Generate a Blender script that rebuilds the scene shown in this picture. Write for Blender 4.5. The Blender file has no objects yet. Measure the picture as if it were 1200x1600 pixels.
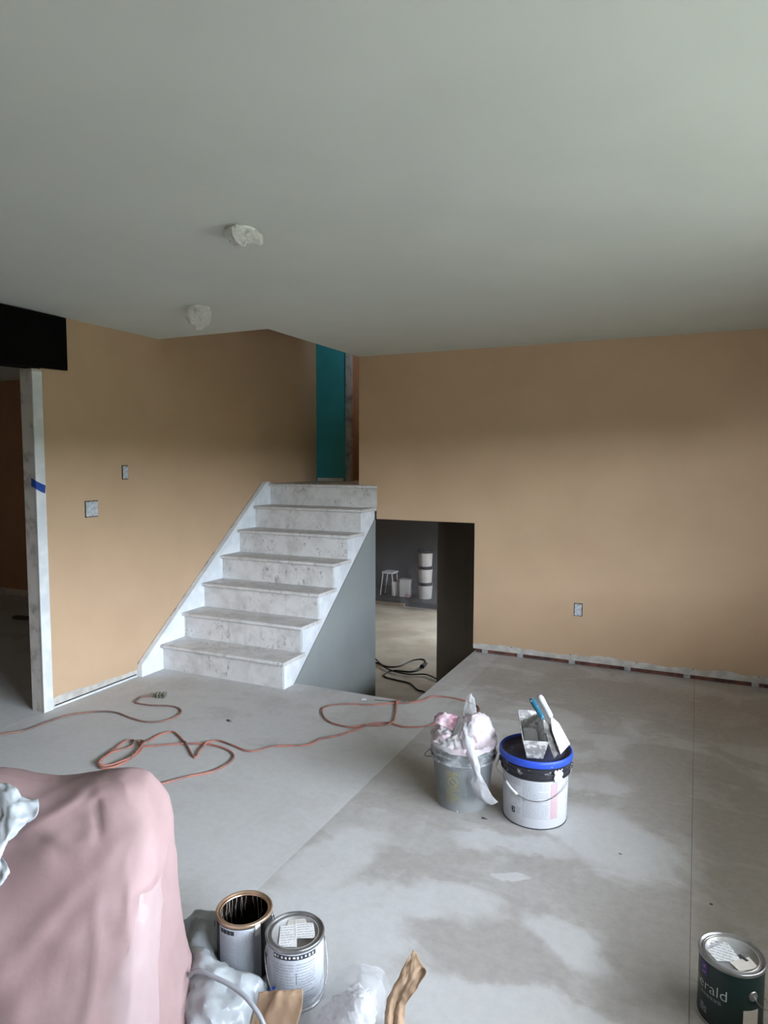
import bpy, bmesh, math, random
from mathutils import Vector, Matrix, noise as mnoise

random.seed(7)
SC = bpy.context.scene
COL = SC.collection
PI = math.pi

# ------------------------------------------------------------------ camera
def make_camera():
    f, pitch, yaw, roll, h = 1057.2, 0.0764, 0.4334, 0.0026, 1.56
    fw = Vector((-math.sin(yaw)*math.cos(pitch), math.cos(yaw)*math.cos(pitch), -math.sin(pitch)))
    rt = Vector((math.cos(yaw), math.sin(yaw), 0)); up = rt.cross(fw)
    r = rt*math.cos(roll)+up*math.sin(roll); u = up*math.cos(roll)-rt*math.sin(roll)
    cd = bpy.data.cameras.new('camera'); co = bpy.data.objects.new('camera', cd); COL.objects.link(co)
    cd.sensor_fit = 'HORIZONTAL'; cd.sensor_width = 36.0; cd.lens = 36.0*f/1200.0
    cd.clip_start = 0.02; cd.clip_end = 500
    co.matrix_world = Matrix(((r.x,u.x,-fw.x,0),(r.y,u.y,-fw.y,0),(r.z,u.z,-fw.z,h),(0,0,0,1)))
    SC.camera = co
make_camera()

# ------------------------------------------------------------------ world, light, exposure
SKY_STRENGTH = 58.0
EXPOSURE = 0.10
w = bpy.data.worlds.new('overcast_sky'); SC.world = w; w.use_nodes = True
bg = w.node_tree.nodes['Background']
bg.inputs['Color'].default_value = (0.80, 0.885, 1.0, 1); bg.inputs['Strength'].default_value = SKY_STRENGTH
vs = SC.view_settings
vs.view_transform = 'Standard'; vs.look = 'None'; vs.gamma = 1.0; vs.use_curve_mapping = False; vs.exposure = EXPOSURE
SC.display_settings.display_device = 'sRGB'
SC.cycles.max_bounces = 14; SC.cycles.diffuse_bounces = 9; SC.cycles.transparent_max_bounces = 16
SC.cycles.sample_clamp_indirect = 12

XR = 1.20                      # right wall (outside the picture) with the window that lights the room
WIN = (0.20, 2.95, 0.82, 1.95) # its window: y0, y1, z0, z1
def portal(name, loc, rot, sx, sy):
    l = bpy.data.lights.new(name, 'AREA'); l.shape = 'RECTANGLE'; l.size = sx; l.size_y = sy
    l.cycles.is_portal = True
    o = bpy.data.objects.new(name, l); COL.objects.link(o); o.location = loc; o.rotation_euler = rot
    return o
portal('window_daylight', (XR+0.10, (WIN[0]+WIN[1])/2, (WIN[2]+WIN[3])/2), (0, PI/2, 0), WIN[3]-WIN[2], WIN[1]-WIN[0])
LWIN = (10.2, 11.7, -0.10, 0.50)  # window of the lower room
portal('lower_daylight', (-2.0+0.10, (LWIN[0]+LWIN[1])/2, (LWIN[2]+LWIN[3])/2), (0, PI/2, 0), LWIN[3]-LWIN[2], LWIN[1]-LWIN[0])

# ------------------------------------------------------------------ mesh helpers
class MB:
    def __init__(s): s.v = []; s.f = []; s.uv = None
    def add(s, vs_, fs):
        n = len(s.v); s.v += [tuple(q) for q in vs_]; s.f += [tuple(i+n for i in f) for f in fs]
    def box(s, x0, x1, y0, y1, z0, z1):
        s.add([(x0,y0,z0),(x1,y0,z0),(x1,y1,z0),(x0,y1,z0),(x0,y0,z1),(x1,y0,z1),(x1,y1,z1),(x0,y1,z1)],
              [(0,3,2,1),(4,5,6,7),(0,1,5,4),(1,2,6,5),(2,3,7,6),(3,0,4,7)])
        return s
    def prism(s, pts, axis, a, b):
        """extrude the 2D outline along axis ('x': pts are (y,z); 'y': (x,z); 'z': (x,y))"""
        mp = {'x': lambda p,t:(t,p[0],p[1]), 'y': lambda p,t:(p[0],t,p[1]), 'z': lambda p,t:(p[0],p[1],t)}[axis]
        n = len(pts)
        s.add([mp(p,a) for p in pts]+[mp(p,b) for p in pts],
              [tuple(range(n)), tuple(range(2*n-1,n-1,-1))]+[(i,i+n,(i+1)%n+n,(i+1)%n) for i in range(n)])
        return s
    def lathe(s, prof, n=48, c=(0,0), a0=0, a1=2*PI, close=True):
        """revolve (r,z) profile about z"""
        m = len(prof); full = abs(a1-a0-2*PI) < 1e-6
        cols = n if full else n+1
        vs_ = []
        for i in range(cols):
            a = a0+(a1-a0)*i/n
            for r, z in prof: vs_.append((c[0]+r*math.cos(a), c[1]+r*math.sin(a), z))
        fs = []
        for i in range(n):
            j = (i+1) % cols
            for k in range(m-1): fs.append((i*m+k, j*m+k, j*m+k+1, i*m+k+1))
        s.add(vs_, fs); return s
    def tube(s, pts, r, n=8, caps=True, closed=False):
        pts = [Vector(p) for p in pts]; m = len(pts)
        rr = r if isinstance(r, (list, tuple)) else [r]*m
        prev = None; vs_ = []
        for i, p in enumerate(pts):
            if closed: t = pts[(i+1)%m]-pts[i-1]
            else: t = pts[min(i+1,m-1)]-pts[max(i-1,0)]
            t.normalize()
            ref = prev if prev is not None else (Vector((0,0,1)) if abs(t.z) < .9 else Vector((1,0,0)))
            nrm = ref - t*ref.dot(t)
            if nrm.length < 1e-6: nrm = t.orthogonal()
            nrm.normalize(); prev = nrm; b = t.cross(nrm)
            for k in range(n):
                a = 2*PI*k/n; vs_.append(p+(nrm*math.cos(a)+b*math.sin(a))*rr[i])
        fs = []
        for i in range(m if closed else m-1):
            j = (i+1) % m
            for k in range(n): fs.append((i*n+k, i*n+(k+1)%n, j*n+(k+1)%n, j*n+k))
        if caps and not closed: fs += [tuple(range(n-1,-1,-1)), tuple(range((m-1)*n, m*n))]
        s.add(vs_, fs); return s
    def grid(s, P):
        """quad grid from P[i][j]"""
        a, b = len(P), len(P[0])
        s.add([p for row in P for p in row], [(i*b+j,(i+1)*b+j,(i+1)*b+j+1,i*b+j+1) for i in range(a-1) for j in range(b-1)])
        return s
    def build(s, name, mat, parent=None, smooth=False, bevel=0, thick=0, sub=0, angle=None):
        me = bpy.data.meshes.new(name); me.from_pydata(s.v, [], s.f); me.validate()
        bm = bmesh.new(); bm.from_mesh(me); bmesh.ops.recalc_face_normals(bm, faces=bm.faces); bm.to_mesh(me); bm.free()
        if s.uv:
            ul = me.uv_layers.new(name='uv')
            for lp in me.loops: ul.data[lp.index].uv = s.uv[lp.vertex_index]
        o = bpy.data.objects.new(name, me); COL.objects.link(o)
        me.materials.append(M(mat))
        if parent: o.parent = parent
        if smooth or angle:
            for p in me.polygons: p.use_smooth = True
        if angle:
            try: me.set_sharp_from_angle(angle=math.radians(angle))
            except Exception: pass
        if thick:
            md = o.modifiers.new('thick','SOLIDIFY'); md.thickness = thick; md.offset = 0
        if bevel:
            md = o.modifiers.new('bevel','BEVEL'); md.width = bevel; md.segments = 2; md.limit_method = 'ANGLE'
        if sub:
            md = o.modifiers.new('sub','SUBSURF'); md.levels = sub; md.render_levels = sub
        return o

def tag(o, label=None, cat=None, group=None, kind=None):
    if label: o['label'] = label
    if cat: o['category'] = cat
    if group: o['group'] = group
    if kind: o['kind'] = kind
    return o
def empty(name, loc=(0,0,0), rz=0, label=None, cat=None, group=None, kind=None):
    o = bpy.data.objects.new(name, None); COL.objects.link(o); o.location = loc; o.rotation_euler = (0,0,rz)
    o.empty_display_size = .05
    return tag(o, label, cat, group, kind)
def struct(name, mb, mat, label=None, **k):
    o = mb.build(name, mat, **k); o['kind'] = 'structure'
    if label: o['label'] = label
    return o
def lerp(a, b, t): return a+(b-a)*t
def crom(p0, p1, p2, p3, t):
    return .5*((2*p1)+(-p0+p2)*t+(2*p0-5*p1+4*p2-p3)*t*t+(-p0+3*p1-3*p2+p3)*t*t*t)
def spline(pts, per=6, closed=False):
    pts = [Vector(p) for p in pts]; n = len(pts); out = []
    for i in range(n if closed else n-1):
        g = (lambda k: pts[k % n]) if closed else (lambda k: pts[max(0,min(n-1,k))])
        for q in range(per): out.append(crom(g(i-1),g(i),g(i+1),g(i+2),q/per))
    if not closed: out.append(pts[-1].copy())
    return out
def ctrl_surface(ctrl, per_u=8, per_v=8, closed_v=False):
    rows = [spline(r, per_v, closed_v) for r in ctrl]
    cols = [spline([rows[i][j] for i in range(len(rows))], per_u) for j in range(len(rows[0]))]
    return [[cols[j][i] for j in range(len(cols))] for i in range(len(cols[0]))]
def ridged(p, sc, seed=0.0, oct=3):
    """sharp crumple noise, -1..1"""
    v = 0; a = 1.0; tot = 0
    for k in range(oct):
        q = Vector(p)*sc+Vector((seed*3.1,seed*7.7,seed*1.3+k*11.1))
        v += a*(1-2*abs(mnoise.noise(q))*1.6); tot += a; a *= .5; sc *= 2.1
    return v/tot
def crumple(P, amp, sc, seed=0.0, fade=0.0, oct=3):
    """displace a point grid along its normals by crumple noise"""
    a, b = len(P), len(P[0]); out = []
    for i in range(a):
        row = []
        for j in range(b):
            du = P[min(i+1,a-1)][j]-P[max(i-1,0)][j]; dv = P[i][min(j+1,b-1)]-P[i][max(j-1,0)]
            n = du.cross(dv)
            n = n.normalized() if n.length > 1e-9 else Vector((0,0,1))
            k = 1.0
            if fade: k = min(1, min(i, a-1-i, j, b-1-j)/fade*.7+.3)
            row.append(P[i][j]+n*(amp*k*ridged(P[i][j], sc, seed, oct)))
        out.append(row)
    return out

# ------------------------------------------------------------------ materials
_M = {}
def srgb(r, g, b):
    c = lambda x: ((x/255+.055)/1.055)**2.4 if x/255 > .04045 else x/255/12.92
    return (c(r), c(g), c(b), 1)
def mat_new(name):
    m = bpy.data.materials.new(name); m.use_nodes = True; nt = m.node_tree
    return m, nt, nt.nodes['Principled BSDF']
class N:
    """tiny node-tree writer"""
    def __init__(s, nt): s.nt = nt; s.tc = None
    def node(s, t, **props):
        n = s.nt.nodes.new(t)
        for k, v in props.items(): setattr(n, k, v)
        return n
    def link(s, a, b): s.nt.links.new(a, b)
    def co(s, which='Object'):
        if s.tc is None: s.tc = s.node('ShaderNodeTexCoord')
        return s.tc.outputs[which]
    def val(s, sock, v):
        if isinstance(v, (int, float)): sock.default_value = v
        elif isinstance(v, (tuple, list)): sock.default_value = v
        else: s.link(v, sock)
    def noise(s, scale, detail=4, rough=.55, vec=None, dist=0.0, out='Fac'):
        n = s.node('ShaderNodeTexNoise'); s.link(vec if vec is not None else s.co(), n.inputs['Vector'])
        n.inputs['Scale'].default_value = scale; n.inputs['Detail'].default_value = detail
        n.inputs['Roughness'].default_value = rough; n.inputs['Distortion'].default_value = dist
        return n.outputs[out]
    def math(s, op, a, b=0.0, c=None, clamp=False):
        n = s.node('ShaderNodeMath', operation=op, use_clamp=clamp); s.val(n.inputs[0], a); s.val(n.inputs[1], b)
        if c is not None: s.val(n.inputs[2], c)
        return n.outputs[0]
    def step(s, v, lo, hi, to0=0.0, to1=1.0):
        n = s.node('ShaderNodeMapRange', interpolation_type='SMOOTHSTEP'); s.val(n.inputs['Value'], v)
        n.inputs['From Min'].default_value = lo; n.inputs['From Max'].default_value = hi
        n.inputs['To Min'].default_value = to0; n.inputs['To Max'].default_value = to1
        return n.outputs[0]
    def mix(s, f, a, b):
        n = s.node('ShaderNodeMix', data_type='RGBA'); s.val(n.inputs[0], f); s.val(n.inputs[6], a); s.val(n.inputs[7], b)
        return n.outputs[2]
    def sep(s, vec):
        n = s.node('ShaderNodeSeparateXYZ'); s.link(vec, n.inputs[0]); return n.outputs
    def scalev(s, vec, sx, sy, sz, loc=(0,0,0), rot=(0,0,0)):
        n = s.node('ShaderNodeMapping'); s.link(vec, n.inputs['Vector']); n.inputs['Scale'].default_value = (sx,sy,sz)
        n.inputs['Location'].default_value = loc; n.inputs['Rotation'].default_value = rot
        return n.outputs[0]
    def bump(s, bsdf, h, strength=.3, dist=.01):
        n = s.node('ShaderNodeBump'); s.val(n.inputs['Height'], h); n.inputs['Strength'].default_value = strength
        n.inputs['Distance'].default_value = dist; s.link(n.outputs[0], bsdf.inputs['Normal'])
def simple(name, c1, c2=None, rough=.6, scale=20.0, bump=0.0, bscale=60.0, metal=0.0, lo=.35, hi=.65, detail=5, spec=None):
    def f():
        m, nt, b = mat_new(name); n = N(nt)
        b.inputs['Roughness'].default_value = rough; b.inputs['Metallic'].default_value = metal
        if spec is not None: b.inputs['Specular IOR Level'].default_value = spec
        if c2 is None: b.inputs['Base Color'].default_value = c1
        else: n.link(n.mix(n.step(n.noise(scale, detail), lo, hi), c1, c2), b.inputs['Base Color'])
        if bump: n.bump(b, n.noise(bscale, 4), bump, .004)
        return m
    return f
DEFS = {}
def M(name):
    if name not in _M: _M[name] = DEFS[name]()
    return _M[name]
def defmat(name, *a, **k): DEFS[name] = simple(name, *a, **k)

BEIGE = srgb(195, 167, 137); BEIGE2 = srgb(191, 163, 133); MUD = srgb(200, 198, 192); MUD2 = srgb(176, 172, 166)
def wall_paint(name, band=None, c=BEIGE, c2=BEIGE2):
    def f():
        m, nt, b = mat_new(name); n = N(nt)
        col = n.mix(n.step(n.noise(3.0, 3), .3, .7), c, c2)
        if band:
            z = n.sep(n.co())[2]
            edge = n.math('MULTIPLY_ADD', n.noise(2.6, 5, .6), .10, band-.05)
            f_ = n.step(n.math('SUBTRACT', z, edge), -.004, .004)
            mud = n.mix(n.step(n.noise(14, 5), .35, .65), MUD, MUD2)
            col = n.mix(f_, mud, col)
        n.link(col, b.inputs['Base Color'])
        b.inputs['Roughness'].default_value = .62; b.inputs['Specular IOR Level'].default_value = .35
        n.bump(b, n.noise(220, 3), .06, .002)
        return m
    return f
DEFS['wall_back_paint'] = wall_paint('wall_back_paint', .075)
DEFS['wall_left_paint'] = wall_paint('wall_left_paint', .055)
DEFS['wall_plain'] = wall_paint('wall_plain')
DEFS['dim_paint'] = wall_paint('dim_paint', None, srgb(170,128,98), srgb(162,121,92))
defmat('ceiling_paint', srgb(212,217,211), srgb(208,213,207), rough=.8, scale=2, bump=.04, bscale=200)
defmat('teal_paint', srgb(52,156,168), srgb(48,148,160), rough=.55, scale=4)
defmat('grey_paint', srgb(150,157,156), srgb(145,152,152), rough=.5, scale=3)
defmat('shadow_paint', srgb(92,82,68), srgb(86,77,64), rough=.6, scale=3)  # brownish paint, darkened to stand in for the stairwell's shade
defmat('raw_drywall', srgb(196,190,184), srgb(150,143,138), rough=.85, scale=14, lo=.45, hi=.75)
defmat('raw_drywall_dark', srgb(168,170,170), srgb(128,128,128), rough=.85, scale=12, lo=.4, hi=.7)
defmat('bead_mud', srgb(222,226,228), srgb(205,210,213), rough=.7, scale=9)
defmat('black_steel', srgb(7,5,5), srgb(10,8,8), rough=.6, scale=6, spec=.08)
defmat('stain_board', srgb(118,72,60), srgb(70,46,42), rough=.8, scale=18)
defmat('stair_white', srgb(232,238,244), srgb(216,222,228), rough=.5, scale=8)
defmat('dark_gap', srgb(30,26,26), rough=.9)
defmat('outside_ground', srgb(104,102,94), srgb(90,92,80), rough=.95, scale=3)
defmat('porch', srgb(150,146,140), rough=.9)
def m_scuffed():
    m, nt, b = mat_new('scuffed_paint'); n = N(nt)
    v = n.scalev(n.co(), 1, 1, 1)
    base = n.mix(n.step(n.noise(9, 6, .65), .35, .75), srgb(214,214,214), srgb(188,186,184))
    sc = n.step(n.noise(34, 8, .7, vec=n.scalev(n.co(), 1, 1, .6)), .53, .66)
    big = n.step(n.noise(3.2, 4), .42, .62)
    col = n.mix(n.math('MULTIPLY', n.math('MULTIPLY', sc, big), .8), base, srgb(122,118,114))
    sp = n.step(n.noise(130, 2), .70, .74)
    col = n.mix(n.math('MULTIPLY', sp, .8), col, srgb(70,64,60))
    n.link(col, b.inputs['Base Color']); b.inputs['Roughness'].default_value = .6
    n.bump(b, n.noise(60, 5), .08, .003)
    return m
DEFS['scuffed_paint'] = m_scuffed

def m_glass():
    m, nt, b = mat_new('window_glass'); n = N(nt); tr = n.node('ShaderNodeBsdfTransparent'); mx = n.node('ShaderNodeMixShader'); mx.inputs[0].default_value = .95
    b.inputs['Base Color'].default_value = (.9,.93,.95,1); b.inputs['Roughness'].default_value = .02
    n.link(b.outputs[0], mx.inputs[1]); n.link(tr.outputs[0], mx.inputs[2]); n.link(mx.outputs[0], nt.nodes['Material Output'].inputs['Surface'])
    return m
DEFS['window_glass'] = m_glass
# dusty plywood subfloor: light filler smears over brownish grey sheets
SMEAR = [  # x, y, rx, ry, rotation, strength of the pale skim coat
    (-.60,2.40,.085,.028,.25,1.5),(-.80,2.15,.36,.15,.35,.85),(-.35,2.16,.20,.11,-.55,.95),
    (-.45,1.75,.55,.17,.1,.9),(-.30,2.82,.40,.26,-.5,.95),(-.62,2.62,.34,.12,.15,.7),(-.42,3.30,.28,.15,.3,.75),(-.72,3.62,.36,.16,.15,.55),
    (-1.05,3.78,.36,.20,.1,.65),(-.05,3.72,.26,.06,-.1,.4),(-1.10,1.75,.42,.55,.2,.9),(-.9,4.5,.5,.22,.1,.35),(-1.25,2.2,.2,.35,-.4,.8),
    (.6,2.6,.3,.5,.2,.4),(.4,4.1,.3,.2,.3,.3),
]
BARE = [(-.50,2.50,.34,.05,-.38,.9),(-.09,2.22,.14,.22,0,1.0),(-.14,3.75,.22,.3,.3,.7),(-.35,4.6,1.2,.5,0,.8),(-2.4,3.35,.6,.18,.3,.22),(-2.2,2.95,.5,.06,.45,.25)]
def m_floor():
    m, nt, b = mat_new('dusty_subfloor'); n = N(nt)
    co = n.co()
    def warped(scale, amp):
        warp = n.noise(scale, 4, .55, out='Color')
        vm = n.node('ShaderNodeVectorMath', operation='MULTIPLY_ADD'); n.link(warp, vm.inputs[0])
        vm.inputs[1].default_value = (amp,amp,0)
        off = n.node('ShaderNodeVectorMath', operation='ADD'); n.link(co, off.inputs[0]); off.inputs[1].default_value = (-amp/2,-amp/2,0)
        n.link(off.outputs[0], vm.inputs[2]); return vm.outputs[0]
    wc = warped(5.0, .22); xyz = n.sep(co)
    def ell(x, y, rx, ry, rot, st, soft=.5):
        mp = n.node('ShaderNodeMapping', vector_type='TEXTURE'); n.link(wc, mp.inputs['Vector'])
        mp.inputs['Location'].default_value = (x,y,0); mp.inputs['Rotation'].default_value = (0,0,rot); mp.inputs['Scale'].default_value = (rx,ry,1e3)
        ln = n.node('ShaderNodeVectorMath', operation='LENGTH'); n.link(mp.outputs[0], ln.inputs[0])
        return n.math('MULTIPLY', n.step(ln.outputs['Value'], .95-soft, 1.05, 1, 0), st)
    # everything beyond the sheet joint (x = -1.40) has been skimmed
    pale = n.math('MULTIPLY', n.step(xyz[0], -1.403, -1.397, 1, 0), n.step(xyz[1], 2.8, 4.0, .80, .62))
    pale = n.math('MAXIMUM', pale, n.step(xyz[1], 3.2, 4.0, 0, .36))
    for e in SMEAR: pale = n.math('MAXIMUM', pale, ell(*e))
    bare = None
    for e in BARE:
        v = ell(*e, soft=.6); bare = v if bare is None else n.math('MAXIMUM', bare, v)
    pale = n.math('SUBTRACT', pale, n.math('MULTIPLY', bare, .6))
    streak = n.noise(3.0, 6, .65, vec=n.scalev(co, 2.2, .8, 1, rot=(0,0,.5)))
    patchy = n.step(n.noise(2.1, 5, .6, vec=n.scalev(co, 1, 1.5, 1, rot=(0,0,.4)), dist=.6), .46, .56)
    pale = n.math('ADD', pale, n.math('MULTIPLY', patchy, .34))
    pale = n.math('ADD', pale, n.math('MULTIPLY_ADD', streak, .8, -.40), clamp=True)
    fine = n.step(n.noise(26, 8, .7), .3, .7)
    c_p = n.mix(fine, srgb(200,200,200), srgb(193,193,193))
    c_b = n.mix(fine, srgb(176,172,168), srgb(165,161,157))
    col = n.mix(n.step(pale, .05, .95), c_b, c_p)
    speck = n.step(n.noise(75, 3, .5), .735, .76)
    col = n.mix(n.math('MULTIPLY', speck, .5), col, srgb(96,86,78))
    n.link(col, b.inputs['Base Color'])
    b.inputs['Roughness'].default_value = .72; b.inputs['Specular IOR Level'].default_value = .3
    n.bump(b, n.math('ADD', n.noise(40, 6, .7), n.math('MULTIPLY', pale, .6)), .10, .003)
    return m
DEFS['dusty_subfloor'] = m_floor
def m_floor_low():
    m, nt, b = mat_new('lower_floor'); n = N(nt)
    col = n.mix(n.step(n.noise(1.6, 6), .35, .65), srgb(186,176,160), srgb(164,152,136))
    n.link(col, b.inputs['Base Color']); b.inputs['Roughness'].default_value = .6
    return m
DEFS['lower_floor'] = m_floor_low

# ------------------------------------------------------------------ room shell
XL, YB, ZC = -3.62, 5.23, 2.44
XE, YE = -2.66, 3.88           # stairwell edges in the ceiling
HX0, HX1, HY0 = -2.49, -1.615, 3.95   # opening in the floor for the stair going down
ZU, ZL = 1.345, -1.34          # upper landing, lower floor
FLX = -9.0; FY = -2.6

floor = empty('floor', kind='structure', label='dusty grey plywood subfloor of the living room')
T = .022
def panel(pts, z=0.0):
    mb = MB().prism(pts, 'z', -T+z, z); return mb.build('panel', 'dusty_subfloor', floor)
g = .0001
panel([(.0312,FY),(XR,FY),(XR,5.30),(.0312,5.30)])
panel([(-1.40+g,2.45+g),(.03-g,2.45+g),(.03-g,5.30),(-1.40+g,5.30)])
panel([(-1.40+g,1.97+g),(.03-g,1.97+g),(.03-g,2.45-g),(-1.40+g,2.45-g)])
panel([(-1.40+g,FY),(.03-g,FY),(.03-g,1.97-g),(-1.40+g,1.97-g)])
panel([(XL,FY),(-1.40-g,FY),(-1.40-g,5.30),(HX1,5.30),(HX1,HY0),(HX0-.052,HY0),(HX0-.052,YB),(XL,YB)])
panel([(FLX,FY),(XL-.001,FY),(XL-.001,5.2),(FLX,5.2)])
MB().box(FLX,XL,FY,5.2,-.2,-T-.004).box(XL,-1.40,FY,HY0,-.2,-T-.004).box(-1.40,XR,FY,5.3,-.2,-T-.004).box(HX1,-1.40,HY0,5.3,-.2,-T-.004).box(HX1+.1,XR,5.301,5.36,-.2,.0).build('joist_deck','dark_gap',floor)

ceil_mb = MB().prism([(XL,FY),(XR,FY),(XR,YB+.12),(XE,YB+.12),(XE,YE),(XL,YE)], 'z', ZC, ZC+.16).box(FLX,XL-.115,FY,5.32,ZC,ZC+.16).box(XL-.115,XL,FY,2.88,ZC,ZC+.16)
struct('ceiling', ceil_mb, 'ceiling_paint', 'plain white painted ceiling of the living room')

# back wall, with the opening to the lower level
wb = MB().prism([(XR,.032),(XR,ZC),(XE,ZC),(XE,ZU-.01),(HX0,ZU-.01),(HX0,1.057),(HX1,1.057),(HX1,.032)], 'y', YB, YB+.12)
wall_back = struct('wall_back', wb, 'wall_back_paint', 'peach beige wall with the opening to the lower level')
MB().box(HX1+.02,XR,YB+.018,YB+.11,0.0,.04).build('sill_plate','stain_board',wall_back)
for i, x in enumerate([-1.519,-1.231,-.829,-.425,-.021,.412,.80]):
    MB().box(x-.022,x+.022,YB+.002,YB+.03,.001,.034).build('shim_block','raw_drywall_dark',wall_back)
for x in (-1.3,-.84,-.36,.02,.43):
    MB().lathe([(0,.0),(.004,.0)],8).build('screw_head','dark_gap',wall_back).matrix_local = Matrix.Translation((x,YB-.0012,.075))@Matrix.Rotation(PI/2,4,'X')
# left wall, running on beside the stair
wl = MB().box(XL-.12,XL,2.88,6.14,.0,3.85)
wall_left = struct('wall_left', wl, 'wall_left_paint', 'peach beige wall beside the staircase')
MB().box(XL-.001,XL+.004,2.90,3.58,.014,.019).build('floor_gap','dark_gap',wall_left)
MB().box(XL-.001,XL+.006,2.885,3.585,0.0,.012).build('bottom_strip','bead_mud',wall_left)
# wall end beside the opening to the next room
post = empty('trim_1', kind='structure', label='unpainted drywall end of the wall under the black beam')
MB().box(XL-.095,XL+.008,2.815,2.88,0,2.10).build('drywall_end','raw_drywall',post)
MB().box(XL+.006,XL+.014,2.812,2.878,0,2.085).build('corner_bead','bead_mud',post)
# beam
bm_ = MB().prism([(FY,1.96),(3.063,2.114),(3.063,2.437),(FY,2.437)], 'x', XL-.11, XL+.02)
struct('ceiling_beam', bm_, 'black_steel', 'black painted beam under the ceiling', bevel=.004)
# walls outside the picture
mbw = MB().box(XR,XR+.16,FY,WIN[0],0,ZC+.16).box(XR,XR+.16,WIN[1],YB+.12,0,ZC+.16).box(XR,XR+.16,WIN[0],WIN[1],0,WIN[2]).box(XR,XR+.16,WIN[0],WIN[1],WIN[3],ZC+.16)
struct('wall_right', mbw, 'wall_plain', 'beige wall with the wide window')
win = empty('window_1', (XR+.08,0,0), kind='structure', label='wide window in the beige wall')
fr = MB()
for y in (WIN[0]+.02,(WIN[0]+WIN[1])/2,WIN[1]-.02): fr.box(-.03,.03,y-.025,y+.025,WIN[2],WIN[3])
for z in (WIN[2]+.02,WIN[3]-.02): fr.box(-.03,.03,WIN[0],WIN[1],z-.025,z+.025)
fr.build('window_frame','stair_white',win)
for y0, y1 in ((WIN[0]+.045,(WIN[0]+WIN[1])/2-.025),((WIN[0]+WIN[1])/2+.025,WIN[1]-.045)): MB().box(-.002,.002,y0,y1,WIN[2]+.045,WIN[3]-.045).build('pane','window_glass',win)
struct('wall_front', MB().box(FLX,XR+.16,FY-.15,FY,0,ZC+.16), 'wall_plain', 'beige wall behind the viewer')
struct('wall_next_room_side', MB().box(FLX-.15,FLX,FY-.15,5.35,0,ZC+.16), 'wall_plain')
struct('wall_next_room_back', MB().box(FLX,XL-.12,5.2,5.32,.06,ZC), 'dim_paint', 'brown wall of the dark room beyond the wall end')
MB().box(FLX,XL-.12,5.185,5.2,0,.075).build('baseboard_next_room','raw_drywall')['kind'] = 'structure'
# upper landing and hall
struct('floor_landing', MB().box(XL,-1.5,5.235,7.1,ZU-.12,ZU-.002), 'scuffed_paint', 'upper landing at the head of the stairs')
struct('wall_hall_teal', MB().box(XL-.12,-3.262,6.14,6.26,ZU-.002,3.85), 'teal_paint', 'teal painted wall on the upper landing')
struct('trim_2', MB().box(-3.262,-3.198,6.115,6.15,ZU-.002,3.85), 'raw_drywall_dark', 'unpainted dark door jamb beside the teal wall')
struct('baseboard_hall', MB().box(-3.60,-3.30,6.128,6.139,ZU-.002,ZU+.03), 'bead_mud', 'white strip under the teal wall')
struct('wall_hall_back', MB().box(-3.3,-1.5,7.0,7.1,ZU-.002,3.85), 'wall_plain', 'brown hall wall behind the teal wall')
struct('wall_hall_right', MB().box(-1.6,-1.5,YB+.12,7.1,ZU-.002,3.85), 'wall_plain', 'upper hall wall')
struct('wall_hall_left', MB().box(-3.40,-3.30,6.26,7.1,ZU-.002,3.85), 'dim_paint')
struct('ceiling_upper', MB().box(XL-.12,-1.5,YE-.1,7.1,3.85,3.95), 'ceiling_paint')
struct('wall_stairwell_front', MB().box(XL,XE,YE-.1,YE-.005,ZC+.16,3.85), 'wall_plain')
struct('wall_stairwell_side', MB().box(XE+.005,XE+.1,YE-.1,YB+.12,ZC+.16,3.85), 'wall_plain')
FILL_WIN = (-2.45,-2.10,2.92,3.20)  # unseen high window, added to brighten the dark landing
struct('wall_hall_front', MB().box(XE+.1,FILL_WIN[0],YB+.001,YB+.12,ZC+.16,3.85).box(FILL_WIN[1],-1.5,YB+.001,YB+.12,ZC+.16,3.85).box(FILL_WIN[0],FILL_WIN[1],YB+.001,YB+.12,ZC+.16,FILL_WIN[2]).box(FILL_WIN[0],FILL_WIN[1],YB+.001,YB+.12,FILL_WIN[3],3.85), 'wall_plain', 'upper hall wall with a small high window added for fill light')
portal('hall_fill_portal', ((FILL_WIN[0]+FILL_WIN[1])/2,YB+.03,(FILL_WIN[2]+FILL_WIN[3])/2), (PI/2,0,0), FILL_WIN[1]-FILL_WIN[0], FILL_WIN[3]-FILL_WIN[2])
# lower level
struct('floor_lower', MB().box(-8,-1.4,3.8,14.1,ZL-.1,ZL), 'lower_floor', 'tan subfloor of the lower room')
struct('ceiling_lower', MB().box(-8,-1.5,YB+.121,14.1,1.07,1.2), 'ceiling_paint', 'ceiling of the lower room')
struct('wall_stair', MB().prism([(HY0-.02,-.0),(5.226,1.05),(5.229,ZL),(HY0-.02,ZL)],'x',HX0-.05,HX0-.008), 'grey_paint', 'grey painted wall under the staircase')
struct('wall_lower_dark', MB().box(-2.29,-1.6,6.2,6.32,ZL,1.069), 'shadow_paint', 'brownish wall, colour darkened for shade, inside the opening to the lower level')
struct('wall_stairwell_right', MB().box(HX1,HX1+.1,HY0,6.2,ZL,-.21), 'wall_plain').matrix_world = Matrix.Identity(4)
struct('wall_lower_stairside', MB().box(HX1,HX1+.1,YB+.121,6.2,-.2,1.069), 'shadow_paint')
struct('wall_hole_front', MB().box(HX0-.2,HX1+.1,HY0-.1,HY0-.002,ZL,-.21), 'wall_plain')
struct('wall_lower_front', MB().box(-8,HX0-.06,YB+.002,YB+.1,ZL,1.07), 'wall_plain')
struct('wall_lower_left', MB().box(-8.15,-8,YB,14.1,ZL,1.2), 'wall_plain')
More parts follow.
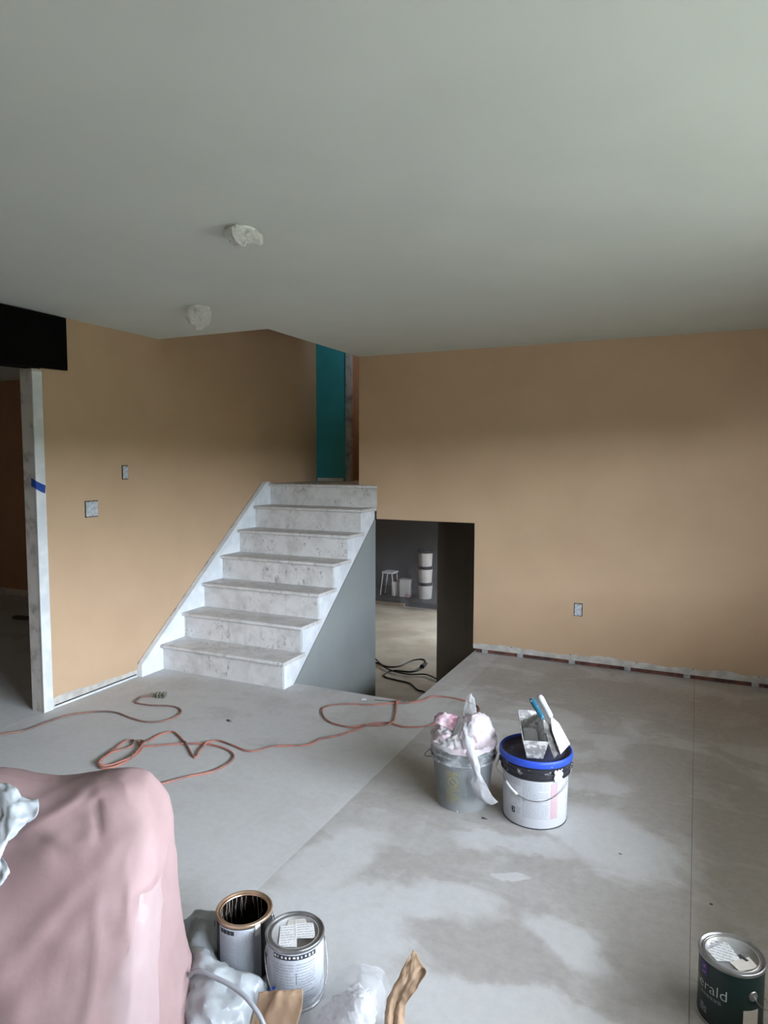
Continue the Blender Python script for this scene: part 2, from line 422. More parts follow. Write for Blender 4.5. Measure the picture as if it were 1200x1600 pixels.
mbl = MB().box(-2,-1.85,6.32,LWIN[0],ZL,1.2).box(-2,-1.85,LWIN[1],14.1,ZL,1.2).box(-2,-1.85,LWIN[0],LWIN[1],ZL,LWIN[2]).box(-2,-1.85,LWIN[0],LWIN[1],LWIN[3],1.2)
struct('wall_lower_right', mbl, 'wall_plain')
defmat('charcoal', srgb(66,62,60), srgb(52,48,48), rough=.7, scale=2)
struct('wall_lower_back', MB().box(-8,-1.85,13.9,14.1,ZL,1.2), 'charcoal', 'dark far wall of the lower room')
# outside
struct('ground_outside', MB().box(XR+.16,60,-40,60,-1.0,-.75), 'outside_ground', 'ground outside the window')
struct('added_porch_roof', MB().box(XR+.16,XR+2.15,-3,6,2.45,2.6), 'porch', 'porch roof added outside the window to shade the near floor')  # unseen slab, added to keep high sky light off the near floor

defmat('hedge_green', srgb(92,98,78), srgb(78,86,64), rough=.9, scale=4, bump=.5, bscale=12)
struct('added_hedge', MB().box(XR+11,XR+13,-40,40,-.75,2.35), 'hedge_green', 'tall hedge added outside the window to cut the low sky light')  # unseen block, added to hide the low sky and darken the upper walls

# ------------------------------------------------------------------ staircase
RISE, RUN, NOSE0 = ZU/7, .2365, 3.775
SX0, SX1 = XL+.045, -2.522
stairs = empty('staircase', (0,0,0), label='white painted scuffed staircase rising to the upper landing', cat='staircase')
for i in range(7):
    y = NOSE0+RUN*i; zt = RISE*(i+1); zb = RISE*i
    MB().box(SX0,SX1 if i < 6 else HX0+.002,y+(.032 if i < 6 else .029),y+(.052 if i < 6 else .0345),zb-(0 if i == 0 else .001),zt-.026).build('riser','scuffed_paint',stairs,bevel=.001)
    # tread with rounded nosing; its end overhangs the stringer
    th = .027; y1 = y+RUN+.050 if i < 6 else YB-.0015
    prof = [(y1,zt-th),(y1,zt)]+[(y+.0135-.0135*math.sin(a), zt-th/2+th/2*math.cos(a)) for a in [k*PI/6 for k in range(7)]]
    xe = HX0-.004
    tr = MB().prism(prof,'x',SX0,xe if i < 6 else HX0+.006)
    o = tr.build('tread','scuffed_paint',stairs,bevel=.0012,angle=40)
    if i == 6: o['label'] = 'nosing of the upper landing'
# cut stringer on the open side
outl = [(NOSE0+.032,0.0),(HY0-.03,0.0)]
outl += [(5.226,1.062),(5.226,RISE*7-.028),(NOSE0+RUN*6+.032,RISE*7-.028)]
for i in range(6,0,-1):
    y = NOSE0+RUN*i+.032
    outl += [(y,RISE*i-.0275),(NOSE0+RUN*(i-1)+.032,RISE*i-.0275)]
MB().prism(outl,'x',SX1,HX0-.016).build('stringer','stair_white',stairs)
# skirt board against the left wall
sk = [(3.592,0),(3.592,.088),(5.16,1.358),(5.229,1.36),(5.229,1.0),(3.90,0)]
MB().prism(sk,'x',XL+.001,SX0).build('skirt_board','stair_white',stairs,bevel=.002)
MB().prism([(3.592,.088),(3.592,.095),(5.157,1.364),(5.16,1.358)],'x',XL+.001,XL+.012).build('skirt_caulk','raw_drywall',stairs)

# ------------------------------------------------------------------ materials of the things
def film(name, c, trans=.3, rough=.25, bump=.0, c2=None):
    def f():
        m, nt, b = mat_new(name); n = N(nt); out = nt.nodes['Material Output']
        if c2: n.link(n.mix(n.step(n.noise(16, 5), .40, .62), c, c2), b.inputs['Base Color'])
        else: b.inputs['Base Color'].default_value = c
        b.inputs['Roughness'].default_value = rough
        tr = n.node('ShaderNodeBsdfTransparent'); tl = n.node('ShaderNodeBsdfTranslucent'); tl.inputs[0].default_value = c
        m1 = n.node('ShaderNodeMixShader'); m1.inputs[0].default_value = .35; n.link(b.outputs[0], m1.inputs[1]); n.link(tl.outputs[0], m1.inputs[2])
        m2 = n.node('ShaderNodeMixShader'); m2.inputs[0].default_value = trans; n.link(m1.outputs[0], m2.inputs[1]); n.link(tr.outputs[0], m2.inputs[2])
        n.link(m2.outputs[0], out.inputs['Surface'])
        if bump: n.bump(b, n.noise(70, 3), bump, .004)
        return m
    DEFS[name] = f
film('bag_film', srgb(218,218,222), .10, .30, .3)
film('wrap_film', srgb(238,238,234), .05, .35, .3)
film('pink_film', srgb(222,206,211), .15, .35, .2, srgb(170,116,134))
film('mixed_film', srgb(234,234,236), .06, .30, .3, srgb(226,206,213))
film('tarp_film', srgb(196,202,206), .12, .28, .25)
film('clear_film', srgb(230,233,238), .72, .10, .2)
film('clear_film_faint', srgb(230,228,232), .86, .15, .1)
film('dusty_film', srgb(150,150,156), .82, .2, .3)
defmat('rosin_paper', srgb(150,126,125), srgb(143,118,117), rough=.75, scale=5, bump=.08, bscale=90)
defmat('kraft_paper', srgb(174,147,121), srgb(162,135,110), rough=.75, scale=9)
defmat('orange_cord', srgb(170,112,98), srgb(130,98,90), rough=.6, scale=9, lo=.45, hi=.6)
defmat('orange_cord_dirty', srgb(146,106,94), srgb(108,92,86), rough=.6, scale=7, lo=.4, hi=.6)
defmat('black_cord', srgb(26,24,24), rough=.5)
defmat('plug_clear', srgb(132,134,112), srgb(72,74,62), rough=.3, scale=60)
def m_grey_bucket():
    m, nt, b = mat_new('grey_bucket_plastic'); n = N(nt)
    col = n.mix(n.step(n.noise(6, 5), .3, .7), srgb(126,130,132), srgb(112,116,118))
    z = n.sep(n.co())[2]
    dust = n.step(n.math('ADD', n.math('MULTIPLY', n.noise(9,4), -.12), z), -.045, .02, 1, 0)
    col = n.mix(n.math('MULTIPLY', dust, .38), col, srgb(178,180,180))
    spl = n.step(n.noise(34, 4, .6, vec=n.scalev(n.co(), 1,1,.55)), .66, .69)
    rim = n.math('MULTIPLY', n.step(z, .195, .225), n.step(n.noise(14,5,.6), .42, .6))
    col = n.mix(n.math('MAXIMUM', spl, n.math('MULTIPLY', rim, .45)), col, srgb(226,228,230))
    n.link(col, b.inputs['Base Color']); b.inputs['Roughness'].default_value = .5
    return m
DEFS['grey_bucket_plastic'] = m_grey_bucket
def m_spattered(name, base, base2, spat, lo, hi, scale=30, rough=.45, metal=0.0):
    def f():
        m, nt, b = mat_new(name); n = N(nt)
        col = n.mix(n.step(n.noise(5, 4), .35, .65), base, base2)
        col = n.mix(n.step(n.noise(scale, 6, .6), lo, hi), col, spat)
        n.link(col, b.inputs['Base Color']); b.inputs['Roughness'].default_value = rough; b.inputs['Metallic'].default_value = metal
        return m
    DEFS[name] = f
m_spattered('white_bucket_plastic', srgb(204,206,212), srgb(198,200,206), srgb(178,182,188), .62, .66)
m_spattered('black_rim', srgb(40,40,44), srgb(56,56,60), srgb(196,196,198), .60, .66, 26)
m_spattered('blue_lid', srgb(46,80,196), srgb(40,72,180), srgb(150,160,200), .68, .72, 30)
m_spattered('lid_well', srgb(44,46,66), srgb(58,58,72), srgb(130,128,128), .62, .70, 14)
m_spattered('mud_pan_metal', srgb(176,174,172), srgb(150,148,146), srgb(222,222,222), .46, .60, 42, .35, .35)
m_spattered('knife_mud', srgb(206,206,209), srgb(196,196,200), srgb(84,92,116), .64, .68, 50, .5)
m_spattered('teal_handle', srgb(34,92,116), srgb(40,102,124), srgb(216,220,222), .62, .66, 60, .4)
defmat('blade_dark', srgb(92,90,88), srgb(150,148,146), rough=.35, scale=30, metal=.5)
defmat('wire', srgb(150,148,146), rough=.35, metal=.8)
defmat('wire_dark', srgb(96,90,86), rough=.45, metal=.6)
defmat('tin', srgb(178,178,180), srgb(150,150,152), rough=.28, scale=12, metal=.85)
defmat('tin_lid', srgb(190,190,192), srgb(168,166,164), rough=.35, scale=14, metal=.6)
defmat('bronze_rim', srgb(214,186,160), srgb(190,158,130), rough=.28, scale=10, metal=.8)
defmat('black_paint', srgb(12,10,10), srgb(26,20,18), rough=.18, scale=14)
defmat('dried_drip', srgb(120,112,106), rough=.3)
defmat('black_label', srgb(28,27,28), srgb(36,35,36), rough=.4, scale=6)
defmat('green_label', srgb(18,42,40), srgb(16,38,36), rough=.35, scale=6)
defmat('pale_label', srgb(184,190,198), srgb(176,182,190), rough=.5, scale=6)
defmat('paper_label', srgb(226,226,226), srgb(212,211,210), rough=.6, scale=30)
defmat('paper_label_warm', srgb(214,208,200), srgb(200,194,186), rough=.6, scale=30)
defmat('print_grey', srgb(160,164,172), rough=.6)
defmat('print_dark', srgb(52,54,62), rough=.6)
defmat('print_red', srgb(214,176,184), rough=.6)
defmat('print_yellow', srgb(168,160,92), rough=.6)
defmat('print_white', srgb(216,218,218), rough=.5)
defmat('violet_block', srgb(58,52,128), srgb(64,58,140), rough=.4, scale=30)
defmat('pink_mark', srgb(190,110,150), rough=.5)
defmat('masking_blue', srgb(36,78,164), srgb(30,66,150), rough=.6, scale=40)
defmat('outlet_mud', srgb(196,202,208), srgb(166,174,182), rough=.7, scale=60)
defmat('white_plastic', srgb(228,228,226), rough=.4)
defmat('socket_dark', srgb(78,70,58), rough=.7)
defmat('grey_hose', srgb(146,150,156), srgb(132,136,142), rough=.4, scale=10)
defmat('scrap_dark', srgb(70,64,60), srgb(96,90,86), rough=.8, scale=80)
m_spattered('box_white_red', srgb(216,210,206), srgb(204,198,194), srgb(168,86,88), .60, .64, 6, .6)
m_spattered('pail_stained', srgb(214,208,202), srgb(196,190,184), srgb(90,80,80), .64, .68, 7, .6)

# ------------------------------------------------------------------ wall boxes, tape, ceiling lights
def wall_box(label, w_, h_, loc, rz, gangs=1):
    r_ = empty('electrical_box', loc, rz, label, 'outlet', 'open electrical boxes in the walls')
    # local: x along the wall, -y out of the wall
    MB().box(-w_/2,w_/2,-.0015,.03,-h_/2,h_/2).build('cutout','dark_gap',r_)
    k = .005
    for i in range(gangs):
        x0 = -w_/2+k+(w_-2*k)*i/gangs; x1 = -w_/2+k+(w_-2*k)*(i+1)/gangs
        P = [[Vector((lerp(x0,x1,a/6)+random.uniform(-.0012,.0012), -.005+random.uniform(-.0012,.0012), lerp(-h_/2+k,h_/2-k,b_/8)+random.uniform(-.0012,.0012))) for b_ in range(9)] for a in range(7)]
        MB().grid(P).build('device_face','outlet_mud',r_,thick=.004)
    for z in (-h_/2+.012, h_/2-.012): MB().lathe([(0,0),(.0035,0),(.0035,.002)],8).build('screw','wire_dark',r_).matrix_local = Matrix.Translation((0,-.008,z))@Matrix.Rotation(PI/2,4,'X')
    return r_
wall_box('square double-gang mud-spattered electrical box beside the wall end', .105, .108, (XL+.001,3.228,1.235), PI/2, 2)
wall_box('narrow single switch box above the double one', .054, .098, (XL+.001,3.524,1.471), PI/2, 1)
wall_box('small outlet box low on the wide back wall', .062, .098, (-.789,YB-.001,.43), 0, 1)

tp = MB()
tp.grid([[Vector(p) for p in r_] for r_ in [[(-3.645,2.811,1.448),(-3.645,2.811,1.398)],[(-3.607,2.8105,1.432),(-3.607,2.8105,1.383)],[(-3.6050,2.812,1.431),(-3.6050,2.812,1.381)],[(-3.6045,2.85,1.412),(-3.6045,2.845,1.362)],[(-3.6045,2.876,1.402),(-3.6045,2.872,1.352)]]])
tag(tp.build('masking_tape','masking_blue',thick=.0006), 'strip of blue masking tape on the drywall wall end', 'tape')

def ceiling_light(loc, label, r_, drop, seed, off):
    e = empty('ceiling_light', loc, 0, label, 'ceiling light', 'plastic-wrapped ceiling lights')
    MB().lathe([(r_*.62,-.004),(r_*.66,-.012),(r_*.86,-.012),(r_*.9,-.002),(r_*.9,0)],32).build('trim_ring','white_plastic',e,smooth=True)
    MB().lathe([(r_*.6,.0),(r_*.6,-.010),(0,-.012)],24).build('socket','socket_dark',e)
    P = []
    for i in range(13):
        t = i/12; row = []
        for j in range(41):
            a = 2*PI*j/40
            rr = r_*(.78+.22*math.sin(t*PI))*(1-t**3)*(1+.5*mnoise.noise(Vector((math.cos(a)*1.3,math.sin(a)*1.3,seed))))+.002
            row.append(Vector((rr*math.cos(a)+off[0]*t, rr*math.sin(a)+off[1]*t, -.006-drop*t**.8)))
        P.append(row)
    P = crumple(crumple(P, r_*.26, 18, seed, 0, 2), r_*.10, 42, seed+2, 0, 2)
    for row in P: row[-1] = row[0].copy()
    for p in P[0]: p.z = -.006
    MB().grid(P).build('plastic_wrap','wrap_film',e)
    return e
ceiling_light((-1.618,2.193,ZC), 'plastic-wrapped ceiling light nearer the viewer', .060, .055, 3.3, (.015,-.01))
ceiling_light((-2.65,3.175,ZC), 'plastic-wrapped ceiling light near the stair opening', .066, .115, 8.1, (0,0))

# ------------------------------------------------------------------ cords
CA = [(-3.70,2.33),(-3.563,2.45),(-3.539,2.471),(-3.457,2.57),(-3.448,2.711),(-3.422,2.847),(-3.323,2.952),(-3.208,2.994),(-3.048,2.966),(-2.917,2.961),(-2.835,3.022),(-2.823,3.129),(-2.885,3.206),(-2.982,3.221),(-3.1,3.178),(-3.215,3.174),(-3.244,3.198),(-3.26,3.27),(-3.2,3.311)]
c1 = empty('extension_cord', (CA[0][0],CA[0][1],0), 0, 'orange extension cord ending in a plug below the beige wall', 'cord', 'extension cords on the subfloor')
o3 = lambda P, z: [Vector((x-P[0][0],y-P[0][1],z)) for x, y in P]
MB().tube(spline(o3(CA,.006),6),.0055,8).build('cable','orange_cord_dirty',c1,smooth=True)
d = Vector((.9,.42,0)).normalized(); pp = Vector((-3.2-CA[0][0],3.311-CA[0][1],.014)); nn = Vector((-d.y,d.x,0))
pg = MB()
for k in range(4):
    w0, w1 = (.012,.022) if k == 0 else (.022,.024)
    a, b_ = pp+d*(.021*k), pp+d*(.021*k+.018)
    pg.add([a-nn*w0-Vector((0,0,.012)),a+nn*w0-Vector((0,0,.012)),a+nn*w0+Vector((0,0,.014)),a-nn*w0+Vector((0,0,.014)),b_-nn*w1-Vector((0,0,.012)),b_+nn*w1-Vector((0,0,.012)),b_+nn*w1+Vector((0,0,.016)),b_-nn*w1+Vector((0,0,.016))],
           [(0,1,2,3),(4,7,6,5),(0,4,5,1),(1,5,6,2),(2,6,7,3),(3,7,4,0)])
q0, q1 = pp, pp+d*.08
pg.tube([q0,q1],.010,8)
pg.build('plug','plug_clear',c1,bevel=.002)

C2 = [(-2.30,2.38),(-2.231,2.509),(-2.153,2.607),(-2.135,2.726),(-2.171,2.81),(-2.261,2.855),(-2.383,2.862),(-2.499,2.816),(-2.598,2.751),(-2.678,2.695),(-2.725,2.702),(-2.762,2.735),(-2.735,2.745),(-2.70,2.70),(-2.654,2.640),(-2.628,2.528),(-2.636,2.442),(-2.678,2.404),(-2.727,2.432),(-2.774,2.509),(-2.80,2.603),(-2.825,2.70),(-2.79,2.725),(-2.745,2.668),(-2.770,2.57),(-2.755,2.49),(-2.725,2.425),(-2.69,2.418),(-2.65,2.47),(-2.63,2.55),(-2.672,2.662),(-2.714,2.8),(-2.70,2.896),(-2.644,2.902),(-2.476,2.799),(-2.36,2.712),(-2.337,2.712),(-2.375,2.784),(-2.394,2.875),(-2.368,2.925),(-2.26,2.91),(-2.143,2.884),(-2.086,2.919),(-2.036,2.997),(-1.887,3.085),(-1.862,3.182),(-1.791,3.274),(-1.734,3.402),(-1.713,3.485),(-1.636,3.553),(-1.58,3.553),(-1.50,3.545),(-1.402,3.601),(-1.33,3.70),(-1.24,3.80),(-1.18,3.92),(-1.22,4.05),(-1.373,4.12),(-1.531,4.10),(-1.575,3.99),(-1.64,3.915),(-1.723,3.868),(-1.838,3.785),(-1.991,3.726),(-2.079,3.634),(-2.05,3.528),(-1.937,3.423),(-1.793,3.405),(-1.705,3.468),(-1.62,3.52),(-1.59,3.565),(-1.625,3.68),(-1.668,3.79),(-1.70,3.875),(-1.69,3.90)]
c2_ = empty('extension_cord', (C2[0][0],C2[0][1],0), 0, 'long tangled orange extension cord looping to the floor opening', 'cord', 'extension cords on the subfloor')
pts = spline(o3(C2,.006),6)
for i, p in enumerate(pts):
    # where the cord crosses itself the later run rides over the earlier one
    for q in pts[:max(0,i-14):2]:
        dd = (Vector((p.x,p.y))-Vector((q.x,q.y))).length
        if dd < .035: p.z = max(p.z, q.z+.0115*max(0,1-dd/.035))
MB().tube(pts,.0056,8).build('cable','orange_cord',c2_,smooth=True)
MB().box(-1.71-C2[0][0],-1.69-C2[0][0],3.893-C2[0][1],3.912-C2[0][1],.002,.02).build('plug','orange_cord',c2_,bevel=.004)

# ------------------------------------------------------------------ round containers
def cyl_map(rz_, ang, eps=.0008):
    return lambda s_, z: (lambda r_: Vector(((r_+eps)*math.cos(ang+s_/r_), (r_+eps)*math.sin(ang+s_/r_), z)))(rz_(z))
def patch(mp, s0, s1, z0, z1, n=10, m=2):
    mb = MB(); mb.grid([[mp(lerp(s0,s1,i/n), lerp(z0,z1,j/m)) for j in range(m+1)] for i in range(n+1)]); return mb
def text_rows(mp, s0, s1, z0, z1, rows, fill=.55, seed=1, mb=None):
    """rows of short dashes: print too small to read"""
    rnd = random.Random(seed); mb = mb or MB(); h_ = (z1-z0)/rows
    for r_ in range(rows):
        z = z1-h_*(r_+.5); s_ = s0
        end = s1 if rnd.random() < .75 else lerp(s0,s1,rnd.uniform(.5,.9))
        while s_ < end-.002:
            L = min(rnd.uniform(.004,.014), end-s_)
            a, b_, z_0, z_1 = s_, s_+L, z-h_*fill/2, z+h_*fill/2
            k = max(1,int(L/.006))
            mb.grid([[mp(lerp(a,b_,i/k),zz) for zz in (z_0,z_1)] for i in range(k+1)])
            s_ += L+rnd.uniform(.0015,.003)
    return mb
def strip(mp, p0, p1, w_, n=8):
    a, b_ = Vector(p0), Vector(p1); t = (b_-a).normalized(); q = Vector((-t.y,t.x))*w_/2
    return [[mp(*(a.lerp(b_,i/n)-q)), mp(*(a.lerp(b_,i/n)+q))] for i in range(n+1)]
def facing(x, y): return math.atan2(-y, -x)

# grey bucket with a bag of rubbish
GB = (-.93, 2.88); fa = facing(*GB)
gb = empty('bucket', (*GB,0), 0, 'grey plastic bucket with yellow warning print and a plastic bag inside', 'bucket')
gr = lambda z: .114+(.137-.114)*z/.215
MB().lathe([(0,.004),(.110,.004),(.114,0),(.1145,.004)]+[(gr(z),z) for z in (.05,.1,.15,.2,.213)]+[(.147,.216),(.149,.222),(.147,.227),(.1395,.229),(.1395,.246),(.147,.248),(.148,.254),(.1415,.257),(.1415,.272),(.147,.274),(.150,.284),(.150,.300),(.146,.303),(.142,.300),(.135,.2),(.112,.012),(0,.012)],64).build('shell','grey_bucket_plastic',gb,angle=35)
mp = cyl_map(gr, fa)
wp = text_rows(mp, -.073,-.018,.168,.192,3,.4,3)
wp = text_rows(mp, -.073,-.018,.040,.116,9,.3,4,wp)
for i in range(28):
    a0_, a1_ = 2*PI*i/28, 2*PI*(i+1)/28
    wp.grid([[mp(-.0455+rr*math.cos(a), .142+rr*math.sin(a)) for rr in (.0203,.0240)] for a in (a0_,a1_)])
wp.grid(strip(mp,(-.061,.157),(-.030,.127),.0042))
for x in (-.076,-.0145): wp.grid(strip(mp,(x,.036),(x,.196),.0011))
wp.build('warning_print','print_yellow',gb)
ea = fa-PI/2
for s_ in (0,PI):
    MB().lathe([(0,.012),(.010,.012),(.014,.006),(.014,0)],16).build('ear','grey_bucket_plastic',gb).matrix_local = Matrix.Translation((.139*math.cos(ea+s_),.139*math.sin(ea+s_),.236))@Matrix.Rotation(ea+s_,4,'Z')@Matrix.Rotation(PI/2,4,'Y')
MB().tube(spline([Vector(((.152+.030*math.sin(min(1,t*8)*PI)*(1 if t < .12 else 0))*math.cos(ea-PI*t),(.152+.030*math.sin(min(1,t*8)*PI)*(1 if t < .12 else 0))*math.sin(ea-PI*t),.236-.10*math.sin(PI*t)-.03*math.sin(min(1,t*6)*PI))) for t in [k/24 for k in range(25)]],3),.0018,6).build('bail_wire','wire_dark',gb,smooth=True)

bag = empty('plastic_bag', (*GB,.27), 0, 'crumpled white plastic bag with pink film stuffed in the grey bucket', 'plastic bag')
def bag_z(x, y):
    z = .034+.006*math.sin(9*x+2)
    for cx, cy, r_, hh in ((.050,.015,.092,.112),(.085,-.045,.050,.030),(-.095,.015,.050,.085),(-.080,-.070,.045,.034),(.0,-.100,.05,.030)):
        q = ((x-cx)**2+(y-cy)**2)/r_**2; z += hh*math.exp(-q*q*q)*.9
    return z
P = []
for i in range(42):
    row = []
    for j in range(121):
        a = 2*PI*j/120; ca, sa = math.cos(a), math.sin(a)
        if i < 6:     # hem hanging over the rim, lower towards the viewer
            t = i/5; fr_ = .5+.5*math.cos(a-(fa+.2))
            hang = (.006+.020*fr_**1.5)*(1+.6*mnoise.noise(Vector((ca*2,sa*2,4.2))))
            row.append(Vector((.1545*ca, .1545*sa, .034-hang*(1-t))))
        else:
            t = (i-5)/36; rr = .150*(1-t)
            row.append(Vector((rr*ca, rr*sa, lerp(.036, bag_z(rr*ca,rr*sa), min(1,t*5)))))
    P.append(row)
P = crumple(crumple(P, .010, 13, 2.0, 0, 2), .0042, 38, 3.0, 0, 2)
for i, row in enumerate(P):
    row[-1] = row[0].copy()
    for p in row:
        rr = math.hypot(p.x,p.y)
        if i < 7 and rr < .152: p.x *= .152/rr; p.y *= .152/rr
MB().grid(P).build('bag_body','mixed_film',bag,angle=34)
L3 = lambda p, c: Vector((p[0]-c[0],p[1]-c[1],p[2]-c[2]))
bc = (*GB,.27)
tail = [[(-.905,2.775,.352),(-.88,2.765,.36),(-.85,2.77,.35)],[(-.885,2.745,.315),(-.86,2.738,.322),(-.835,2.745,.315)],[(-.845,2.728,.255),(-.83,2.718,.26),(-.805,2.725,.255)],[(-.830,2.722,.215),(-.815,2.715,.215),(-.80,2.722,.22)],
        [(-.848,2.735,.165),(-.81,2.728,.17),(-.778,2.732,.175)],[(-.835,2.738,.125),(-.79,2.722,.125),(-.752,2.728,.135)],[(-.80,2.74,.095),(-.755,2.722,.092),(-.722,2.724,.112)]]
S_ = crumple(ctrl_surface([[L3(p,bc) for p in r_] for r_ in tail],6,8), .004, 30, 5.0)
MB().grid(S_).build('bag_tail','bag_film',bag,smooth=True,thick=.0006)
pf = [[(-1.072,2.85,.375),(-1.05,2.87,.415),(-1.02,2.89,.40)],[(-1.045,2.83,.39),(-1.02,2.86,.43),(-.985,2.89,.405)],[(-1.0,2.84,.375),(-.985,2.87,.42),(-.955,2.90,.405)],[(-.965,2.85,.36),(-.955,2.875,.40),(-.945,2.91,.38)]]
MB().grid(crumple(ctrl_surface([[(L3(p,bc)-Vector((0,0,.028))) for p in r_] for r_ in pf],8,8),.010,26,7.0)).build('pink_film_scrap','pink_film',bag,smooth=True,thick=.0006)
tipf = [[(-.965,2.93,.32),(-.925,2.93,.33),(-.875,2.93,.35)],[(-.945,2.95,.44),(-.925,2.945,.45),(-.90,2.95,.455)],[(-.934,2.955,.470),(-.920,2.953,.482),(-.908,2.955,.468)]]
MB().grid(crumple(ctrl_surface([[L3(p,bc) for p in r_] for r_ in tipf],8,8),.006,30,9.0)).build('bag_peak','clear_film',bag,smooth=True,thick=.0006)

# white bucket with blue lid
WB = (-.605, 2.905); fa = facing(*WB)
wb_ = empty('bucket', (*WB,0), 0, 'white printed bucket with a blue lid carrying drywall tools', 'bucket')
wr = lambda z: .1365+(.1425-.1365)*z/.235
MB().lathe([(0,.003),(.134,.003),(.1365,0)]+[(wr(z),z) for z in (.002,.06,.12,.18,.214)]+[(.13,.216),(0,.216)],64).build('shell','white_bucket_plastic',wb_,angle=35)
MB().lathe([(.1365,.0),(.1385,.001),(.1385,.004),(.1365,.005)],64).build('base_ring','print_dark',wb_,smooth=True)
MB().lathe([(.141,.214),(.149,.216),(.1505,.222),(.1445,.225),(.1445,.238),(.151,.240),(.1515,.246),(.146,.249),(.146,.258),(.152,.260),(.1525,.266),(.147,.269),(.140,.276)],64).build('rim_band','black_rim',wb_,angle=30)
MB().lathe([(.150,.272),(.1565,.274),(.158,.279),(.158,.292),(.157,.300),(.154,.304),(.150,.303),(.147,.296)],64).build('lid','blue_lid',wb_,smooth=True)
MB().lathe([(.1475,.2965),(.144,.287),(.130,.286),(.127,.290),(0,.290)],64).build('lid_well','lid_well',wb_,smooth=True)
mp = cyl_map(wr, fa)
lab = patch(mp,-.115,.150,.020,.210,24,2).build('label','white_bucket_plastic',wb_,smooth=True)
mp2 = cyl_map(wr, fa, .0014)
tx = text_rows(mp2,-.052,.058,.046,.205,24,.36,11); text_rows(mp2,-.115,-.060,.180,.205,4,.4,12,tx); text_rows(mp2,-.080,-.060,.055,.085,4,.4,13,tx); text_rows(mp2,-.112,-.062,.115,.17,6,.3,15,tx)
tx.build('fine_print','print_grey',wb_)
patch(mp2,.066,.102,.045,.198,6,2).build('red_panel','print_red',wb_)
text_rows(cyl_map(wr,fa,.0019),.068,.100,.047,.203,24,.4,14).build('red_panel_print','print_grey',wb_)
sq = patch(mp2,-.105,-.087,.052,.078,4,1).build('logo_square','print_dark',wb_)
mp3 = cyl_map(wr, fa, .0020); lg = MB()
for i in range(14):
    a0_, a1_ = -2.2+4.2*i/14, -2.2+4.2*(i+1)/14
    lg.grid([[mp3(-.096+rr*math.cos(a),.066+rr*1.3*math.sin(a)) for rr in (.0035,.0055)] for a in (a0_,a1_)])
lg.build('logo_mark','print_white',wb_)
for s_ in (-1,1):
    a = fa+s_*1.45
    MB().lathe([(0,.012),(.010,.012),(.014,.006),(.014,0)],16).build('ear','black_rim',wb_).matrix_local = Matrix.Translation((.146*math.cos(a),.146*math.sin(a),.248))@Matrix.Rotation(a,4,'Z')@Matrix.Rotation(PI/2,4,'Y')
bp_ = []
for k in range(41):
    t = k/40; a = fa-1.45+2.9*t
    zz = .248-.118*math.sin(PI*min(1,t*1.0))**.8
    ex = .010+.022*math.exp(-((t-.06)/.05)**2)
    bp_.append(Vector(((wr(max(zz,0))+ex)*math.cos(a),(wr(max(zz,0))+ex)*math.sin(a),zz)))
MB().tube(bp_,.0018,6).build('bail_wire','wire',wb_,smooth=True)
MB().tube(bp_[7:14],.0055,10).build('bail_grip','white_plastic',wb_,smooth=True)
P = crumple([[mp3(lerp(.076,.118,i/14)*(1+.03*math.sin(j*1.3)), lerp(.212,.262,j/10)+.003*math.sin(i*1.1)) for j in range(11)] for i in range(15)],.007,60,3.0,2)
MB().grid([[p+Vector((math.cos(fa+.7)*.007,math.sin(fa+.7)*.007,0)) for p in r_] for r_ in P]).build('mud_clump','knife_mud',wb_,smooth=True,thick=.004)

# mud pan on the lid
ax = Vector((-.105,.341,0)).normalized(); sx = Vector((ax.y,-ax.x,0)); c0 = Vector((-.6275,2.93,.305))
pan = empty('mud_pan', c0, 0, 'metal drywall mud pan lying on the blue lid', 'mud pan')
def ring(hl, hw, z): return [ax*-hl-sx*hw+Vector((0,0,z)), ax*-hl+sx*hw+Vector((0,0,z)), ax*hl+sx*hw+Vector((0,0,z)), ax*hl-sx*hw+Vector((0,0,z))]
ro, rt_, ri, rb = ring(.152,.034,0), ring(.178,.053,.084), ring(.1765,.0515,.084), ring(.151,.033,.0015)
pm = MB(); pm.add(ro+rt_+ri+rb, [(3,2,1,0)]+[(i,(i+1)%4,4+(i+1)%4,4+i) for i in range(4)]+[(4+i,4+(i+1)%4,8+(i+1)%4,8+i) for i in range(4)]+[(8+i,8+(i+1)%4,12+(i+1)%4,12+i) for i in range(4)]+[(12,13,14,15)])
pm.build('trough','mud_pan_metal',pan)
rm = [p+Vector((0,0,.0)) for p in ring(.178,.053,.084)]
MB().tube([rm[0],rm[1],rm[2],rm[3],rm[0]],.0022,6).build('rolled_rim','mud_pan_metal',pan)
P = crumple([[ax*lerp(-.145,.145,i/20)+sx*lerp(-.031,.031,j/6)+Vector((0,0,.007+.010*(i/20))) for j in range(7)] for i in range(21)],.007,30,2.0)
MB().grid(P).build('dried_mud','knife_mud',pan,smooth=True)

